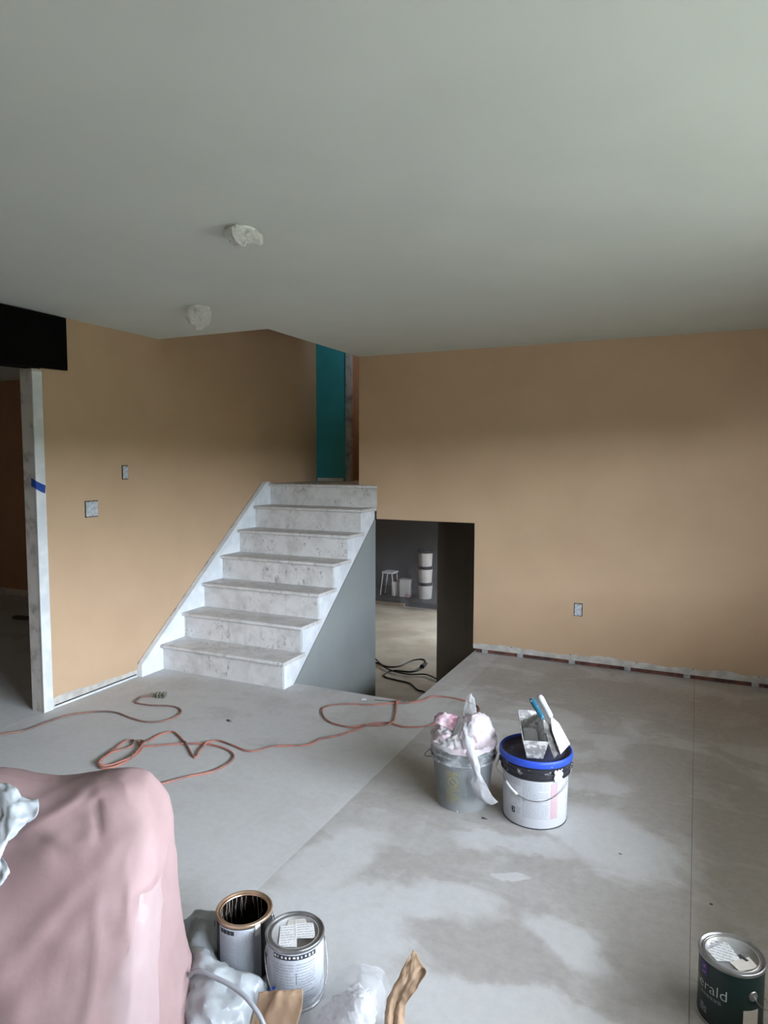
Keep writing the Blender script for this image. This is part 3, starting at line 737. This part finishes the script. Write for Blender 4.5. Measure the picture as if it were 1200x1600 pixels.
def knife(label, end, neck, tip, wv, tipw, handle_mat, blade_mat, hr):
    e_, n_, t_ = Vector(end), Vector(neck), Vector(tip); wv = Vector(wv).normalized()
    k = empty('taping_knife', t_, 0, label, 'taping knife', 'taping knives on the blue lid')
    e_, n_, t_ = e_-t_, n_-t_, Vector((0,0,0))
    dr = (n_-e_); L = dr.length
    MB().tube([e_+dr*f for f in (0,.04,.12,.3,.55,.8,.95,1)],[hr*f for f in (.55,.85,1,.95,.85,.9,.75,.4)],12).build('handle',handle_mat,k,smooth=True)
    MB().tube([e_+dr*-.02,e_+dr*.05],[hr*.7,hr*.75],12).build('end_cap','blade_dark',k,smooth=True)
    MB().tube([n_-dr*.12,n_.lerp(t_,.12)],[hr*.45,hr*.35],8).build('tang',blade_mat,k,smooth=True)
    q = n_.lerp(t_,.02); sh = n_.lerp(t_,.30)
    nm = (t_-n_).cross(wv).normalized()*.0012
    out_ = [q-wv*.008,sh-wv*tipw*.36,t_-wv*tipw/2,t_+wv*tipw/2,sh+wv*tipw*.36,q+wv*.008]
    mb = MB(); mb.add([p+nm for p in out_]+[p-nm for p in out_],[(0,1,2,3,4,5),(11,10,9,8,7,6)]+[(i,i+6,(i+1)%6+6,(i+1)%6) for i in range(6)])
    mb.build('blade',blade_mat,k)
    return k
knife('taping knife with a teal handle leaning on the mud pan', (-.640,2.958,.498),(-.576,2.908,.432),(-.496,2.842,.322),(.022,.092,.03),.085,'teal_handle','blade_dark',.0140)
knife('mud-coated white taping knife lying over the teal-handled one', (-.612,2.992,.505),(-.546,2.932,.437),(-.473,2.876,.330),(.022,.092,.012),.098,'knife_mud','knife_mud',.0150)

# ------------------------------------------------------------------ paint cans
def paint_can(loc, label, body_mat, opened=False):
    c = empty('paint_can', (*loc,0), 0, label, 'paint can', 'gallon paint cans')
    R_, H = .083, .19
    MB().lathe([(0,.006),(.078,.006),(.080,0),(R_,.001),(R_+.001,.006),(R_,.010),(R_,H-.012)]+([(R_-.002,H-.012),(R_-.002,.02),(0,.02)] if opened else [(.07,H-.012),(0,H-.012)]),64).build('body',body_mat,c,angle=35)
    ring_m = 'bronze_rim' if opened else 'tin'
    MB().lathe([(R_,H-.013),(R_+.003,H-.010),(R_+.0035,H-.003),(R_+.001,H),(R_-.002,H-.001),(R_-.004,H-.005),(R_-.007,H-.007),(R_-.009,H-.004),(R_-.011,H-.004),(R_-.012,H-.009)],64).build('rim',ring_m,c,smooth=True)
    MB().lathe([(R_,.0),(R_+.0028,.002),(R_+.0028,.006),(R_,.008)],64).build('base_ring','tin',c,smooth=True)
    return c, R_, H
def ears_and_bail(c, R_, a_ear, droop, out_a, mat='wire', z=.155):
    """ears at a_ear and opposite, wire bail hanging round the side that faces out_a"""
    for s_ in (0,PI):
        a = a_ear+s_
        MB().lathe([(0,.004),(.005,.005),(.006,.002),(.010,.003),(.013,.002),(.0135,0)],20).build('ear','tin',c,smooth=True).matrix_local = Matrix.Translation((R_*math.cos(a),R_*math.sin(a),z))@Matrix.Rotation(a,4,'Z')@Matrix.Rotation(PI/2,4,'Y')
    sg = 1 if math.sin(out_a-a_ear) > 0 else -1
    pts = []
    for k in range(33):
        t = k/32; a = a_ear+sg*PI*t
        rr = R_+.006+.014*math.sin(PI*t)
        pts.append(Vector((rr*math.cos(a),rr*math.sin(a),z-droop*math.sin(PI*t)**.7)))
    MB().tube(pts,.0016,6).build('bail_wire',mat,c,smooth=True)

# open can, black paint inside
OC = (-1.217,1.617); fa = facing(*OC)
c, R_, H = paint_can(OC, 'open paint can with black paint drips and a bronze rim', 'black_label', True)
rin = R_-.0025
MB().lathe([(R_-.012,H-.009),(rin,H-.014),(rin,.055),(rin-.004,.048),(0,.046)],48).build('inner_paint','black_paint',c,smooth=True)
dr = MB()
rnd = random.Random(5)
for k in range(22):
    a = fa+PI+rnd.uniform(-1.25,1.25); z1 = H-.016; L = rnd.uniform(.03,.10); pts = []
    for q in range(7):
        t = q/6; aa = a+.09*math.sin(3*t+k)*t; pts.append(((rin-.001)*math.cos(aa),(rin-.001)*math.sin(aa),z1-L*t))
    dr.tube(pts,.0011,5)
for k in range(3):
    dr.tube([((.030+.012*k)*math.cos(a_)+.02*math.cos(fa-1.2),(.018+.008*k)*math.sin(a_)+.02*math.sin(fa-1.2),.047+.018*max(0,math.sin(a_))) for a_ in [PI*2*q/20 for q in range(21)]],.0012,5)
dr.build('paint_drips','dried_drip',c,smooth=True)
mp = cyl_map(lambda z:R_, fa)
patch(mp,-.088,.050,.012,.176,20,1).build('label','pale_label',c,smooth=True)
mp2 = cyl_map(lambda z:R_, fa, .0014)
tx = text_rows(mp2,-.082,-.030,.030,.150,20,.42,21); text_rows(mp2,-.026,.046,.020,.172,32,.42,22,tx)
tx.build('fine_print','print_grey',c)
ib = MB()
for k in range(4): ib.grid([[mp2(-.080+.0125*k+.011*i/2,z) for z in (.158,.171)] for i in range(3)])
ib.build('icon_band','print_dark',c)
P = [[mp2(.030+.016*i/5,.150+.034*j/6)+Vector((math.cos(fa)*.002,math.sin(fa)*.002,.0)) for j in range(7)] for i in range(6)]
MB().grid(crumple(P,.0015,80,1.0)).build('paint_blob','white_plastic',c,smooth=True,thick=.001)
ears_and_bail(c, R_, fa-1.62, .080, fa-3.0, 'wire_dark')
ears = None

# closed can with paper sticker
CC = (-1.022,1.597); fa = facing(*CC)
c, R_, H = paint_can(CC, 'closed paint can with pale printed label and a paper sticker on its lid', 'pale_label')
MB().lathe([(R_-.012,H-.009),(R_-.013,H-.004),(R_-.017,H-.005),(R_-.019,H-.010),(0,H-.010)],48).build('lid','tin_lid',c,smooth=True)
def lid_paper(c, H, pts, mat, z, ang, print_seed=None, rows=5):
    ca, sa = math.cos(ang), math.sin(ang); rot = lambda x,y,zz: Vector((x*ca-y*sa, x*sa+y*ca, zz))
    pts = [(x*1.18,y*1.18) for x,y in pts]; mb = MB(); mb.add([rot(x,y,H-.010+z) for x,y in pts],[tuple(range(len(pts)))])
    p = mb.build('lid_sticker',mat,c,thick=.0004)
    if print_seed is not None:
        xs = [q[0] for q in pts]; ys = [q[1] for q in pts]
        text_rows(lambda s_,y_: rot(s_,y_,H-.010+z+.0007), min(xs)+.006,max(xs)-.006,min(ys)+.005,max(ys)-.005,rows,.3,print_seed).build('sticker_print','print_grey',p)
    return p
up_a = fa+PI/2   # local x to the viewer's right, y away
lid_paper(c,H,[(-.040,-.042),(.004,-.050),(.004,.030),(-.036,.028)],'paper_label',.0015,up_a,31,8)
lid_paper(c,H,[(.001,-.020),(.050,-.026),(.046,.030),(.000,.034)],'paper_label',.0022,up_a,32,6)
lid_paper(c,H,[(-.020,.030),(.030,.028),(.026,.050),(-.016,.050)],'paper_label_warm',.0012,up_a,33,3)
mp = cyl_map(lambda z:R_, fa); mp2 = cyl_map(lambda z:R_, fa, .0012)
tx = text_rows(mp2,-.070,-.004,.030,.150,14,.40,41); text_rows(mp2,.004,.060,.030,.150,14,.40,42,tx); tx.build('fine_print','print_grey',c)
patch(mp2,-.066,.062,.160,.174,14,1).build('icon_band','print_dark',c)
ib = MB(); rnd = random.Random(2); mp3 = cyl_map(lambda z:R_, fa, .0018)
for k in range(11):
    s_ = -.063+.0113*k; w_ = rnd.uniform(.003,.007)
    ib.grid([[mp3(s_+w_*i,z) for z in (.163+rnd.uniform(0,.003),.171)] for i in range(2)])
ib.build('icons','print_white',c)
for s_ in (-.0005,): 
    sp = MB()
    for k in range(5): sp.grid([[mp3(.001+.0025*i,.118-.007*k+.003*j) for j in range(2)] for i in range(2)])
    sp.build('print_dots','print_dark',c)
ears_and_bail(c, R_, fa-1.35, .120, fa, 'wire', .150)

# dark green can with lettering
EC = (.133,2.04); fa = facing(*EC)
c, R_, H = paint_can(EC, 'dark green paint can lettered emerald at the edge of the subfloor', 'green_label')
MB().lathe([(R_-.012,H-.009),(R_-.013,H-.004),(R_-.017,H-.005),(R_-.019,H-.010),(0,H-.010)],48).build('lid','tin_lid',c,smooth=True)
up_a = fa+PI/2
lid_paper(c,H,[(-.052,-.012),(-.030,-.040),(.020,-.012),(-.006,.034),(-.018,.040)],'paper_label',.0015,up_a,51,7)
lid_paper(c,H,[(-.004,-.030),(.018,-.052),(.056,-.018),(.036,.010)],'paper_label_warm',.0022,up_a,None)
lid_paper(c,H,[(.012,.004),(.018,.010),(.036,-.004),(.030,-.010)],'print_dark',.0026,up_a,None)
mp = cyl_map(lambda z:R_, fa); mp2 = cyl_map(lambda z:R_, fa, .0012); mp3 = cyl_map(lambda z:R_, fa, .0018)
patch(mp2,-.086,-.062,.138,.172,6,1).build('logo_block','violet_block',c)
lg = MB(); lg.grid([[mp3(-.077+.006*i,.156+.010*j) for j in range(2)] for i in range(2)]); lg.grid([[mp3(-.080+.012*i,.143+.003*j) for j in range(2)] for i in range(2)])
lg.build('logo_mark','pink_mark',c)
def wrap_text(txt, mp, s_end, z0, size, name, mat, parent, align='RIGHT'):
    cu = bpy.data.curves.new(name,'FONT'); cu.body = txt; cu.size = size; cu.align_x = align; cu.resolution_u = 3; cu.offset = -.0007
    ob = bpy.data.objects.new(name, cu); COL.objects.link(ob)
    dg = bpy.context.evaluated_depsgraph_get(); me = bpy.data.meshes.new_from_object(ob.evaluated_get(dg))
    bpy.data.objects.remove(ob); bpy.data.curves.remove(cu)
    for v in me.vertices: v.co = mp(s_end+v.co.x, z0+v.co.y)
    me.materials.clear(); me.materials.append(M(mat))
    o = bpy.data.objects.new(name, me); COL.objects.link(o); o.parent = parent
    return o
wrap_text('emerald', mp2, -.004, .098, .044, 'lettering', 'print_white', c)
tx = text_rows(mp2,-.085,-.020,.080,.090,2,.35,61); text_rows(mp2,-.085,-.060,.030,.055,4,.5,62,tx); text_rows(mp2,-.030,.01,.012,.026,2,.5,63,tx)
tx.build('fine_print','print_grey',c)
patch(mp2,.034,.078,.004,.086,8,1).build('side_sticker','paper_label_warm',c)
ears_and_bail(c, R_, fa+.72, .08, fa+PI, 'wire', .125)

# ------------------------------------------------------------------ furniture under red rosin paper
AX, BX = Vector((.9076,.4199,0)), Vector((-.4199,.9076,0))
def ab(a, b, z): v = AX*a+BX*b; return Vector((v.x,v.y,z))
PC = ab(-1.15,1.72,0)
cov = empty('covered_furniture', PC, 0, 'piece of furniture draped in pink rosin paper', 'covered furniture')
rings = [  # z, a left, a right, b front, b back
    (0.0,-1.95,-.495,1.34,1.98),(.12,-1.92,-.545,1.40,1.96),(.28,-1.89,-.572,1.47,1.94),(.44,-1.86,-.580,1.54,1.92),
    (.57,-1.83,-.590,1.60,1.90),(.645,-1.80,-.610,1.65,1.88),(.695,-1.77,-.640,1.69,1.85),(.712,-1.72,-.690,1.725,1.82)]
def ring_pts(z, a0, a1, b0, b1, n=160):
    pts = []; ca, cb, ha, hb = (a0+a1)/2, (b0+b1)/2, (a1-a0)/2, (b1-b0)/2; e = .34 if z < .6 else .42
    for k in range(n):
        t = 2*PI*k/n; c_, s_ = math.cos(t), math.sin(t)
        a = ca+ha*math.copysign(abs(c_)**e,c_); b = cb+hb*math.copysign(abs(s_)**e,s_)
        pts.append((a,b,z))
    return pts
RG = [ring_pts(*r_) for r_ in rings]
nr = len(RG[0]); prof_rows = []
cols = [spline([Vector(RG[i][k]) for i in range(len(RG))],8) for k in range(nr)]
rows = [[cols[k][i] for k in range(nr)] for i in range(len(cols[0]))]
for q in range(1,9):      # close the top
    t = q/8; last = rows[len(cols[0])-1]; ca = sum(p.x for p in last)/nr; cb = sum(p.y for p in last)/nr
    rows.append([Vector((lerp(p.x, lerp(p.x,ca,.15), t), lerp(p.y,cb,t*.995), p.z+.006*math.sin(t*PI/2))) for p in last])
def crease(a, z, pts, w_, d_):
    best = 9
    for (a0,z0),(a1,z1) in zip(pts,pts[1:]):
        L2 = (a1-a0)**2+(z1-z0)**2; t = max(0,min(1,((a-a0)*(a1-a0)+(z-z0)*(z1-z0))/L2))
        best = min(best, math.hypot(a-(a0+t*(a1-a0)), z-(z0+t*(z1-z0))))
    return d_*math.exp(-(best/w_)**1.3)
CRE = [([(-.98,.60),(-.88,.66),(-.79,.70)],.022,.020),([(-1.02,.50),(-.95,.43),(-.90,.34)],.020,.014),([(-.90,.34),(-.80,.46),(-.76,.50)],.016,.012),
       ([(-.74,.68),(-.72,.62)],.008,-.010),([(-.82,.62),(-.78,.60),(-.74,.615)],.012,.008),([(-.88,.16),(-.84,.30)],.02,.010),([(-.70,.10),(-.68,.34),(-.70,.5)],.016,.005),
       ([(-.60,.05),(-.60,.3),(-.63,.5)],.010,.005),([(-.77,.27),(-.73,.28)],.008,.006),([(-1.0,.2),(-.97,.05)],.03,-.02),([(-1.0,.62),(-.93,.60),(-.86,.615)],.012,-.012)]
P = []
for row in rows:
    o_ = []
    for p in row:
        a, b, z = p
        front = max(0,min(1,(1.80-b)/.14))
        # sag of the top, lower in the middle, higher towards the rounded corner
        top = max(0,(z-.55)/.17); z2 = z - top*.010 + top*(-.020*math.exp(-((a+.90)/.10)**2)+.012*math.exp(-((a+.69)/.07)**2)+.004*math.exp(-((a+1.1)/.12)**2))
        dsp = 0
        if b < 1.80:
            for c_ in CRE: dsp += crease(a,z,*c_)
            # hollow towards the left corner, under the plastic
            dsp -= .045*math.exp(-((a+.98)/.08)**2-((z-.62)/.09)**2)
        n1 = mnoise.noise(Vector((a*5,b*5,z*3)))*.007+max(0,ridged(Vector((a,b,z)),7,2.0,2)-.25)*.006+max(0,ridged(Vector((a*1.0,b,z*.5)),4,6.0,1)-.5)*.010+mnoise.noise(Vector((a*22,b*22,z*14)))*.0022
        edge = min(1,z/.05+.3)
        out_b = -(dsp+n1*edge)*max(-1,min(1,(1.78-b)/.06))
        out_a = n1*edge*(1 if a > -.9 else -1)*max(0,1-abs(a+.55)*4)
        v = ab(a+out_a, b+out_b*.9, max(0.0,z2+n1*.25*top))-PC
        o_.append(v)
    o_.append(o_[0].copy()); P.append(o_)
MB().grid(P).build('rosin_paper','rosin_paper',cov,smooth=True)
# clear wrap down the right-hand corner
sp = []
for i in range(26):
    z = lerp(.50,0.0,i/25); r_ = None
    for q0, q1 in zip(rings,rings[1:]):
        if q0[0] <= z <= q1[0]: t = (z-q0[0])/(q1[0]-q0[0]); r_ = [lerp(u,v,t) for u,v in zip(q0,q1)]
    a1, b0 = r_[2], r_[3]; tw = min(1,i/9)
    sp.append([ab(a1-.012-.045*tw+.012*math.sin(i*.5),b0+.012-.014*tw,z)-PC, ab(a1-.006-.024*tw,b0+.012-.016*tw,z)-PC, ab(a1+.012,b0+.03,z)-PC, ab(a1+.018,b0+.10,z)-PC])
sp = [spline(r_,5) for r_ in sp]
MB().grid(crumple(sp,.006,24,3.0)).build('clear_wrap','clear_film_faint',cov,smooth=True)
MB().tube([ab(-.915,1.535,.42)-PC,ab(-.911,1.535,.41)-PC,ab(-.911,1.532,.395)-PC,ab(-.915,1.53,.38)-PC],.0016,6).build('white_thread','white_plastic',cov,smooth=True)

FILM_LEFT = [
  [(-1.717,1.121,0.681),(-1.647,1.144,0.705),(-1.609,1.162,0.715),(-1.556,1.168,0.689),(-1.531,1.190,0.681)],
  [(-1.667,1.085,0.648),(-1.599,1.108,0.666),(-1.561,1.120,0.676),(-1.531,1.139,0.667),(-1.502,1.162,0.652)],
  [(-1.637,1.063,0.607),(-1.564,1.081,0.623),(-1.534,1.091,0.629),(-1.520,1.109,0.637),(-1.527,1.132,0.630)],
  [(-1.606,1.041,0.568),(-1.537,1.052,0.580),(-1.514,1.057,0.589),(-1.518,1.072,0.593),(-1.525,1.081,0.597)],
  [(-1.585,1.025,0.524),(-1.517,1.035,0.532),(-1.491,1.043,0.551),(-1.480,1.055,0.566),(-1.482,1.066,0.578)],
  [(-1.564,1.007,0.467),(-1.516,1.022,0.504),(-1.495,1.028,0.526),(-1.486,1.038,0.538),(-1.482,1.053,0.551)]]
def thing_sheet(name, ctrl, mat, label, cat, amp, sc, seed, thick=.0006, per=8, group=None, smooth=True, angle=None, zmin=.0015, shift=(0,0,0)):
    ctrl = [[Vector(p)+Vector(shift) for p in r_] for r_ in ctrl]
    base = Vector(ctrl[-1][len(ctrl[0])//2]); base.z = 0
    S_ = crumple(ctrl_surface([[Vector(p)-base for p in r_] for r_ in ctrl],per,per), amp, sc, seed)
    for r_ in S_:
        for p in r_: p.z = max(p.z,zmin)
    o = MB().grid(S_).build(name, mat, None, smooth=smooth, thick=thick, angle=angle); o.location = base
    return tag(o, label, cat, group)
thing_sheet('plastic_film', FILM_LEFT, 'tarp_film', 'crumpled clear plastic lying over the pink rosin paper', 'plastic film', .010, 22, 4.0, shift=(.016,-.035,.010))

# ------------------------------------------------------------------ wrapping and rubbish beside the cans
TARP = [
  [(-1.512,1.671,0.020),(-1.424,1.664,0.090),(-1.352,1.665,0.100),(-1.345,1.725,0.020),(-1.30,1.74,.003)],
  [(-1.430,1.563,0.030),(-1.345,1.537,0.100),(-1.315,1.561,0.070),(-1.284,1.599,0.004),(-1.24,1.64,.003)],
  [(-1.329,1.451,0.060),(-1.248,1.446,0.130),(-1.193,1.472,0.115),(-1.204,1.560,0.004),(-1.148,1.576,0.003)],
  [(-1.254,1.380,0.080),(-1.179,1.398,0.130),(-1.137,1.471,0.110),(-1.085,1.510,0.080),(-1.083,1.566,0.003)],
  [(-1.194,1.324,0.080),(-1.122,1.342,0.110),(-1.088,1.406,0.100),(-1.069,1.470,0.070),(-1.065,1.530,0.003)],
  [(-1.147,1.293,0.050),(-1.085,1.321,0.060),(-1.051,1.371,0.050),(-1.039,1.424,0.030),(-1.038,1.468,0.003)]]
thing_sheet('drop_sheet', TARP, 'tarp_film', 'crumpled white plastic drop sheet beside the open can', 'drop sheet', .013, 11, 1.0, per=11, angle=30)
KA = [[(-1.045,1.450,.100),(-1.015,1.458,.108),(-.981,1.463,.118),(-.95,1.472,.124),(-.924,1.480,.130)],
      [(-1.043,1.430,.070),(-1.015,1.436,.082),(-.988,1.448,.112),(-.95,1.452,.106),(-.910,1.454,.100)],
      [(-1.043,1.395,.030),(-1.02,1.40,.032),(-.999,1.413,.058),(-.955,1.420,.052),(-.915,1.430,.050)],
      [(-1.04,1.37,.004),(-1.015,1.375,.004),(-.99,1.385,.02),(-.95,1.395,.012),(-.91,1.405,.004)]]
thing_sheet('kraft_paper', KA, 'kraft_paper', 'folded brown kraft paper in front of the closed can', 'paper', .004, 22, 2.0, .0008, 7, 'scraps of brown kraft paper')
KB = [[(-.700,1.681,.150),(-.694,1.694,.156),(-.689,1.705,.160),(-.66,1.683,.150),(-.632,1.661,.145)],
      [(-.711,1.637,.115),(-.695,1.640,.125),(-.679,1.645,.130),(-.665,1.635,.120),(-.652,1.626,.110)],
      [(-.731,1.612,.070),(-.716,1.612,.088),(-.701,1.616,.075),(-.689,1.612,.085),(-.677,1.613,.070)],
      [(-.729,1.592,.030),(-.716,1.588,.055),(-.702,1.591,.034),(-.689,1.595,.052),(-.676,1.603,.030)],
      [(-.721,1.559,.004),(-.706,1.560,.024),(-.691,1.564,.008),(-.679,1.572,.02),(-.666,1.580,.004)]]
thing_sheet('kraft_paper', KB, 'kraft_paper', 'twisted strip of brown kraft paper standing up beside the clear bag', 'paper', .006, 30, 5.0, .0008, 8, 'scraps of brown kraft paper')
BAGC = [
  [(-0.954,1.467,0.004),(-0.920,1.489,0.060),(-0.892,1.535,0.100),(-0.848,1.565,0.140),(-0.811,1.591,0.160),(-0.773,1.635,0.130),(-0.764,1.659,0.100)],
  [(-0.913,1.451,0.004),(-0.858,1.443,0.100),(-0.833,1.485,0.140),(-0.799,1.521,0.170),(-0.767,1.542,0.180),(-0.746,1.587,0.140),(-0.750,1.652,0.060)],
  [(-0.882,1.433,0.004),(-0.808,1.422,0.100),(-0.772,1.442,0.150),(-0.745,1.461,0.180),(-0.726,1.489,0.180),(-0.722,1.551,0.120),(-0.743,1.612,0.030)],
  [(-0.847,1.407,0.004),(-0.780,1.421,0.060),(-0.747,1.430,0.100),(-0.728,1.446,0.120),(-0.712,1.477,0.110),(-0.720,1.540,0.050),(-0.735,1.573,0.004)]]
cb = empty('clear_bag', (-.80,1.50,0), 0, 'clear plastic bag of white wrapping in front of the closed can', 'plastic bag')
base = Vector((-.80,1.50,0))
S_ = crumple(ctrl_surface([[Vector(p)-base for p in r_] for r_ in BAGC],9,8), .009, 14, 6.0, 0, 3)
for r_ in S_:
    for p in r_: p.z = max(p.z,.002)
MB().grid(S_).build('bag_skin','clear_film',cb,angle=30)
back = [[p for p in BAGC[0]],[(p[0]-.03,p[1]+.05,p[2]*.45) for p in BAGC[0]],[(p[0]-.04,p[1]+.075,.003) for p in BAGC[0]]]
S_ = crumple(ctrl_surface([[Vector(p)-base for p in r_] for r_ in back],7,8), .006, 16, 8.0)
for r_ in S_:
    for p in r_: p.z = max(p.z,.002)
MB().grid(S_).build('bag_back','clear_film',cb,angle=30)
S_ = crumple(ctrl_surface([[Vector((lerp(p[0],-.80,.28),lerp(p[1],1.49,.28),p[2]*.74))-base for p in r_] for r_ in BAGC],9,8), .013, 24, 3.0, 0, 3)
for r_ in S_:
    for p in r_: p.z = max(p.z,.002)
MB().grid(S_).build('white_wrapping','bag_film',cb,angle=25)
hp = [(-1.30,1.36,.02),(-1.27,1.385,.08),(-1.219,1.393,.143),(-1.14,1.391,.150),(-1.076,1.392,.140),(-1.019,1.384,.122),(-.979,1.378,.085),(-.955,1.372,.03),(-.95,1.37,.008)]
hb = Vector((-1.30,1.36,0))
o = MB().tube(spline([Vector(p)-hb for p in hp],6),.0065,10).build('grey_hose','grey_hose',None,smooth=True); o.location = hb
tag(o,'thin grey hose arching over the white drop sheet','hose')
o = MB().grid([[Vector((x*.012,-.006+.002*math.sin(x*2),.0+y*.020+.002*x)) for y in range(3)] for x in range(3)]).build('masking_tape','masking_blue',None,thick=.0006); o.location = (-1.058,1.520,.030); o.rotation_euler = (.2,0,.45)
tag(o,'scrap of blue masking tape at the foot of the closed can','tape')
PS = [[(-1.035,1.372,.03),(-.99,1.380,.05),(-.95,1.392,.052),(-.91,1.398,.035)],[(-1.03,1.35,.012),(-.985,1.355,.03),(-.945,1.37,.03),(-.90,1.378,.014)],[(-1.025,1.325,.003),(-.98,1.33,.004),(-.94,1.345,.004),(-.895,1.355,.003)]]
thing_sheet('rosin_paper_scrap', PS, 'rosin_paper', 'scrap of pink rosin paper in front of the kraft paper', 'paper', .003, 20, 9.0, .0008, 6)

# loose bits on the floor
def scrap(x, y, s_, seed, label, mat='scrap_dark', z=.001):
    rnd = random.Random(seed); n_ = 6
    pts = [(s_*rnd.uniform(.5,1)*math.cos(2*PI*k/n_)*1.3, s_*rnd.uniform(.5,1)*math.sin(2*PI*k/n_)*.7) for k in range(n_)]
    mb = MB(); mb.add([(a,b,0) for a,b in pts]+[(a*.7,b*.7,s_*rnd.uniform(.1,.5)) for a,b in pts],[tuple(range(n_-1,-1,-1)),tuple(range(n_,2*n_))]+[(k,(k+1)%n_,n_+(k+1)%n_,n_+k) for k in range(n_)])
    o = mb.build('debris_chip',mat); o.location = (x,y,z); tag(o,label,'debris','crumbs and chips on the subfloor')
scrap(-2.493,3.189,.022,1,'dark chip on the floor in front of the stairs')
scrap(-.792,2.765,.012,2,'dark crumb on the floor in front of the grey bucket')
scrap(.095,2.55,.008,3,'tiny dark crumb near the green can')
scrap(-.225,2.737,.007,4,'tiny dark crumb on the pale smear right of the white bucket')
scrap(-1.93,3.86,.022,5,'white plaster crumb at the edge of the floor opening','bead_mud')
tag(MB().tube([(-1.86,3.878,.004),(-1.75,3.90,.004),(-1.66,3.935,.005)],.0022,6).build('wood_splinter','scrap_dark'),'thin dark splinter at the edge of the floor opening','splinter')
o = MB().box(-.09,.09,-.03,.03,0,.03).build('offcut','scrap_dark',bevel=.006); o.location = (-5.95,4.43,.001); o.rotation_euler = (0,0,.2)
tag(o,'dark offcut on the floor of the unlit next room','offcut')

# ------------------------------------------------------------------ lower room
plat = MB().box(-6.6,-4.2,12.25,13.6,ZL,ZL+.10).build('low_platform','charcoal'); tag(plat,'low dark platform along the far wall of the lower room','platform')
tag(MB().box(-6.5,-5.2,12.20,12.245,ZL,ZL+.055).build('timber_strip','kraft_paper'),'thin timber strip on the lower floor','timber')
zp = ZL+.10
def pail(z, label, top):
    e = empty('stacked_pail', (-4.955,12.72,z), 0, label, 'bucket', 'stack of pails in the lower room')
    MB().lathe([(0,.0),(.130,0),(.148,.27),(.14,.275),(0,.275)],32).build('shell','pail_stained',e,angle=40)
    MB().lathe([(.148,.268),(.158,.272),(.160,.325),(.150,.330),(0,.330)],32).build('lid','black_label',e,angle=40)
pail(zp,'lowest white pail of the dark-lidded stack in the lower room',0); pail(zp+.331,'middle white pail of the dark-lidded stack in the lower room',0); pail(zp+.662,'topmost white pail of the dark-lidded stack in the lower room',1)
def carton(x, w_, h_, label, seed):
    e = empty('carton', (x,12.72,zp), .15, label, 'box', 'cartons in the lower room')
    MB().prism([(-w_/2*.94,0),(w_/2*.94,0),(w_/2,h_),(-w_/2,h_)],'y',-w_*.4,w_*.4).build('body','box_white_red',e,bevel=.006)
    MB().box(-w_/2*1.03,w_/2*1.03,-w_*.42,w_*.42,h_,h_+.02).build('flap','box_white_red',e,bevel=.004)
carton(-5.60,.17,.27,'smaller white carton with red marks in the lower room',1); carton(-5.385,.235,.34,'larger white carton with red marks in the lower room',2)
st = empty('folding_stool', (-5.85,12.72,zp), 0, 'small white folding stool behind plastic in the lower room', 'stool')
MB().box(-.02,.24,-.14,.14,.46,.50).build('seat','white_plastic',st,bevel=.01)
for x0, x1, y in ((0,-.06,-.12),(0,-.06,.12),(.2,.26,-.12),(.2,.26,.12)): MB().tube([(x0,y,.47),(x1,y,.006)],.012,8).build('leg','white_plastic',st)
FL = [[(lerp(-6.7,-4.1,j/6),12.12+.25*math.sin(j*1.7+i)*.25+(.0 if i < 3 else -.02*i),z) for j in range(7)] for i,z in enumerate((1.0,.4,-.2,-.75,-1.15,ZL+.03))]
thing_sheet('plastic_curtain', FL, 'dusty_film', 'clear plastic sheet hung in front of the pails in the lower room', 'plastic sheet', .05, 2.2, 3.0, .0006, 7, zmin=ZL+.01)
bpy.data.objects['plastic_curtain'].location.z = 0
BC1 = [(-4.25,8.50),(-4.071,8.571),(-3.863,8.469),(-3.713,8.573),(-3.655,8.905),(-3.524,9.002),(-3.405,8.752),(-3.403,8.527),(-3.49,8.391),(-3.711,8.349),(-3.756,8.173),(-3.7,8.049),(-3.507,7.994),(-3.305,7.948),(-3.122,7.762),(-3.023,7.731),(-2.9,7.6)]
BC2 = [(-4.25,8.80),(-4.071,8.60),(-3.879,8.397),(-3.677,8.272),(-3.426,8.238),(-3.231,8.33),(-3.009,8.201),(-2.85,8.1)]
for Pq, lb, plug in ((BC1,'black power cord with a plug looping over the lower floor',True),(BC2,'second black cord crossing the looped one on the lower floor',False)):
    e = empty('black_cord', (Pq[0][0],Pq[0][1],ZL), 0, lb, 'cord', 'black cords on the lower floor')
    MB().tube(spline(o3(Pq,.010 if plug else .026),6),.010,8).build('cable','black_cord',e,smooth=True)
    if plug: MB().tube([Vector((-3.405-Pq[0][0],8.80-Pq[0][1],.025)),Vector((-3.40-Pq[0][0],8.62-Pq[0][1],.025))],[.02,.034],8).build('plug','black_cord',e)

# print too fine to pick apart counts as stuff
for o in bpy.data.objects:
    if o.name.split('.')[0] in ('fine_print','warning_print','sticker_print','red_panel_print','paint_drips','icon_band','icons','print_dots'): o['kind'] = 'stuff'
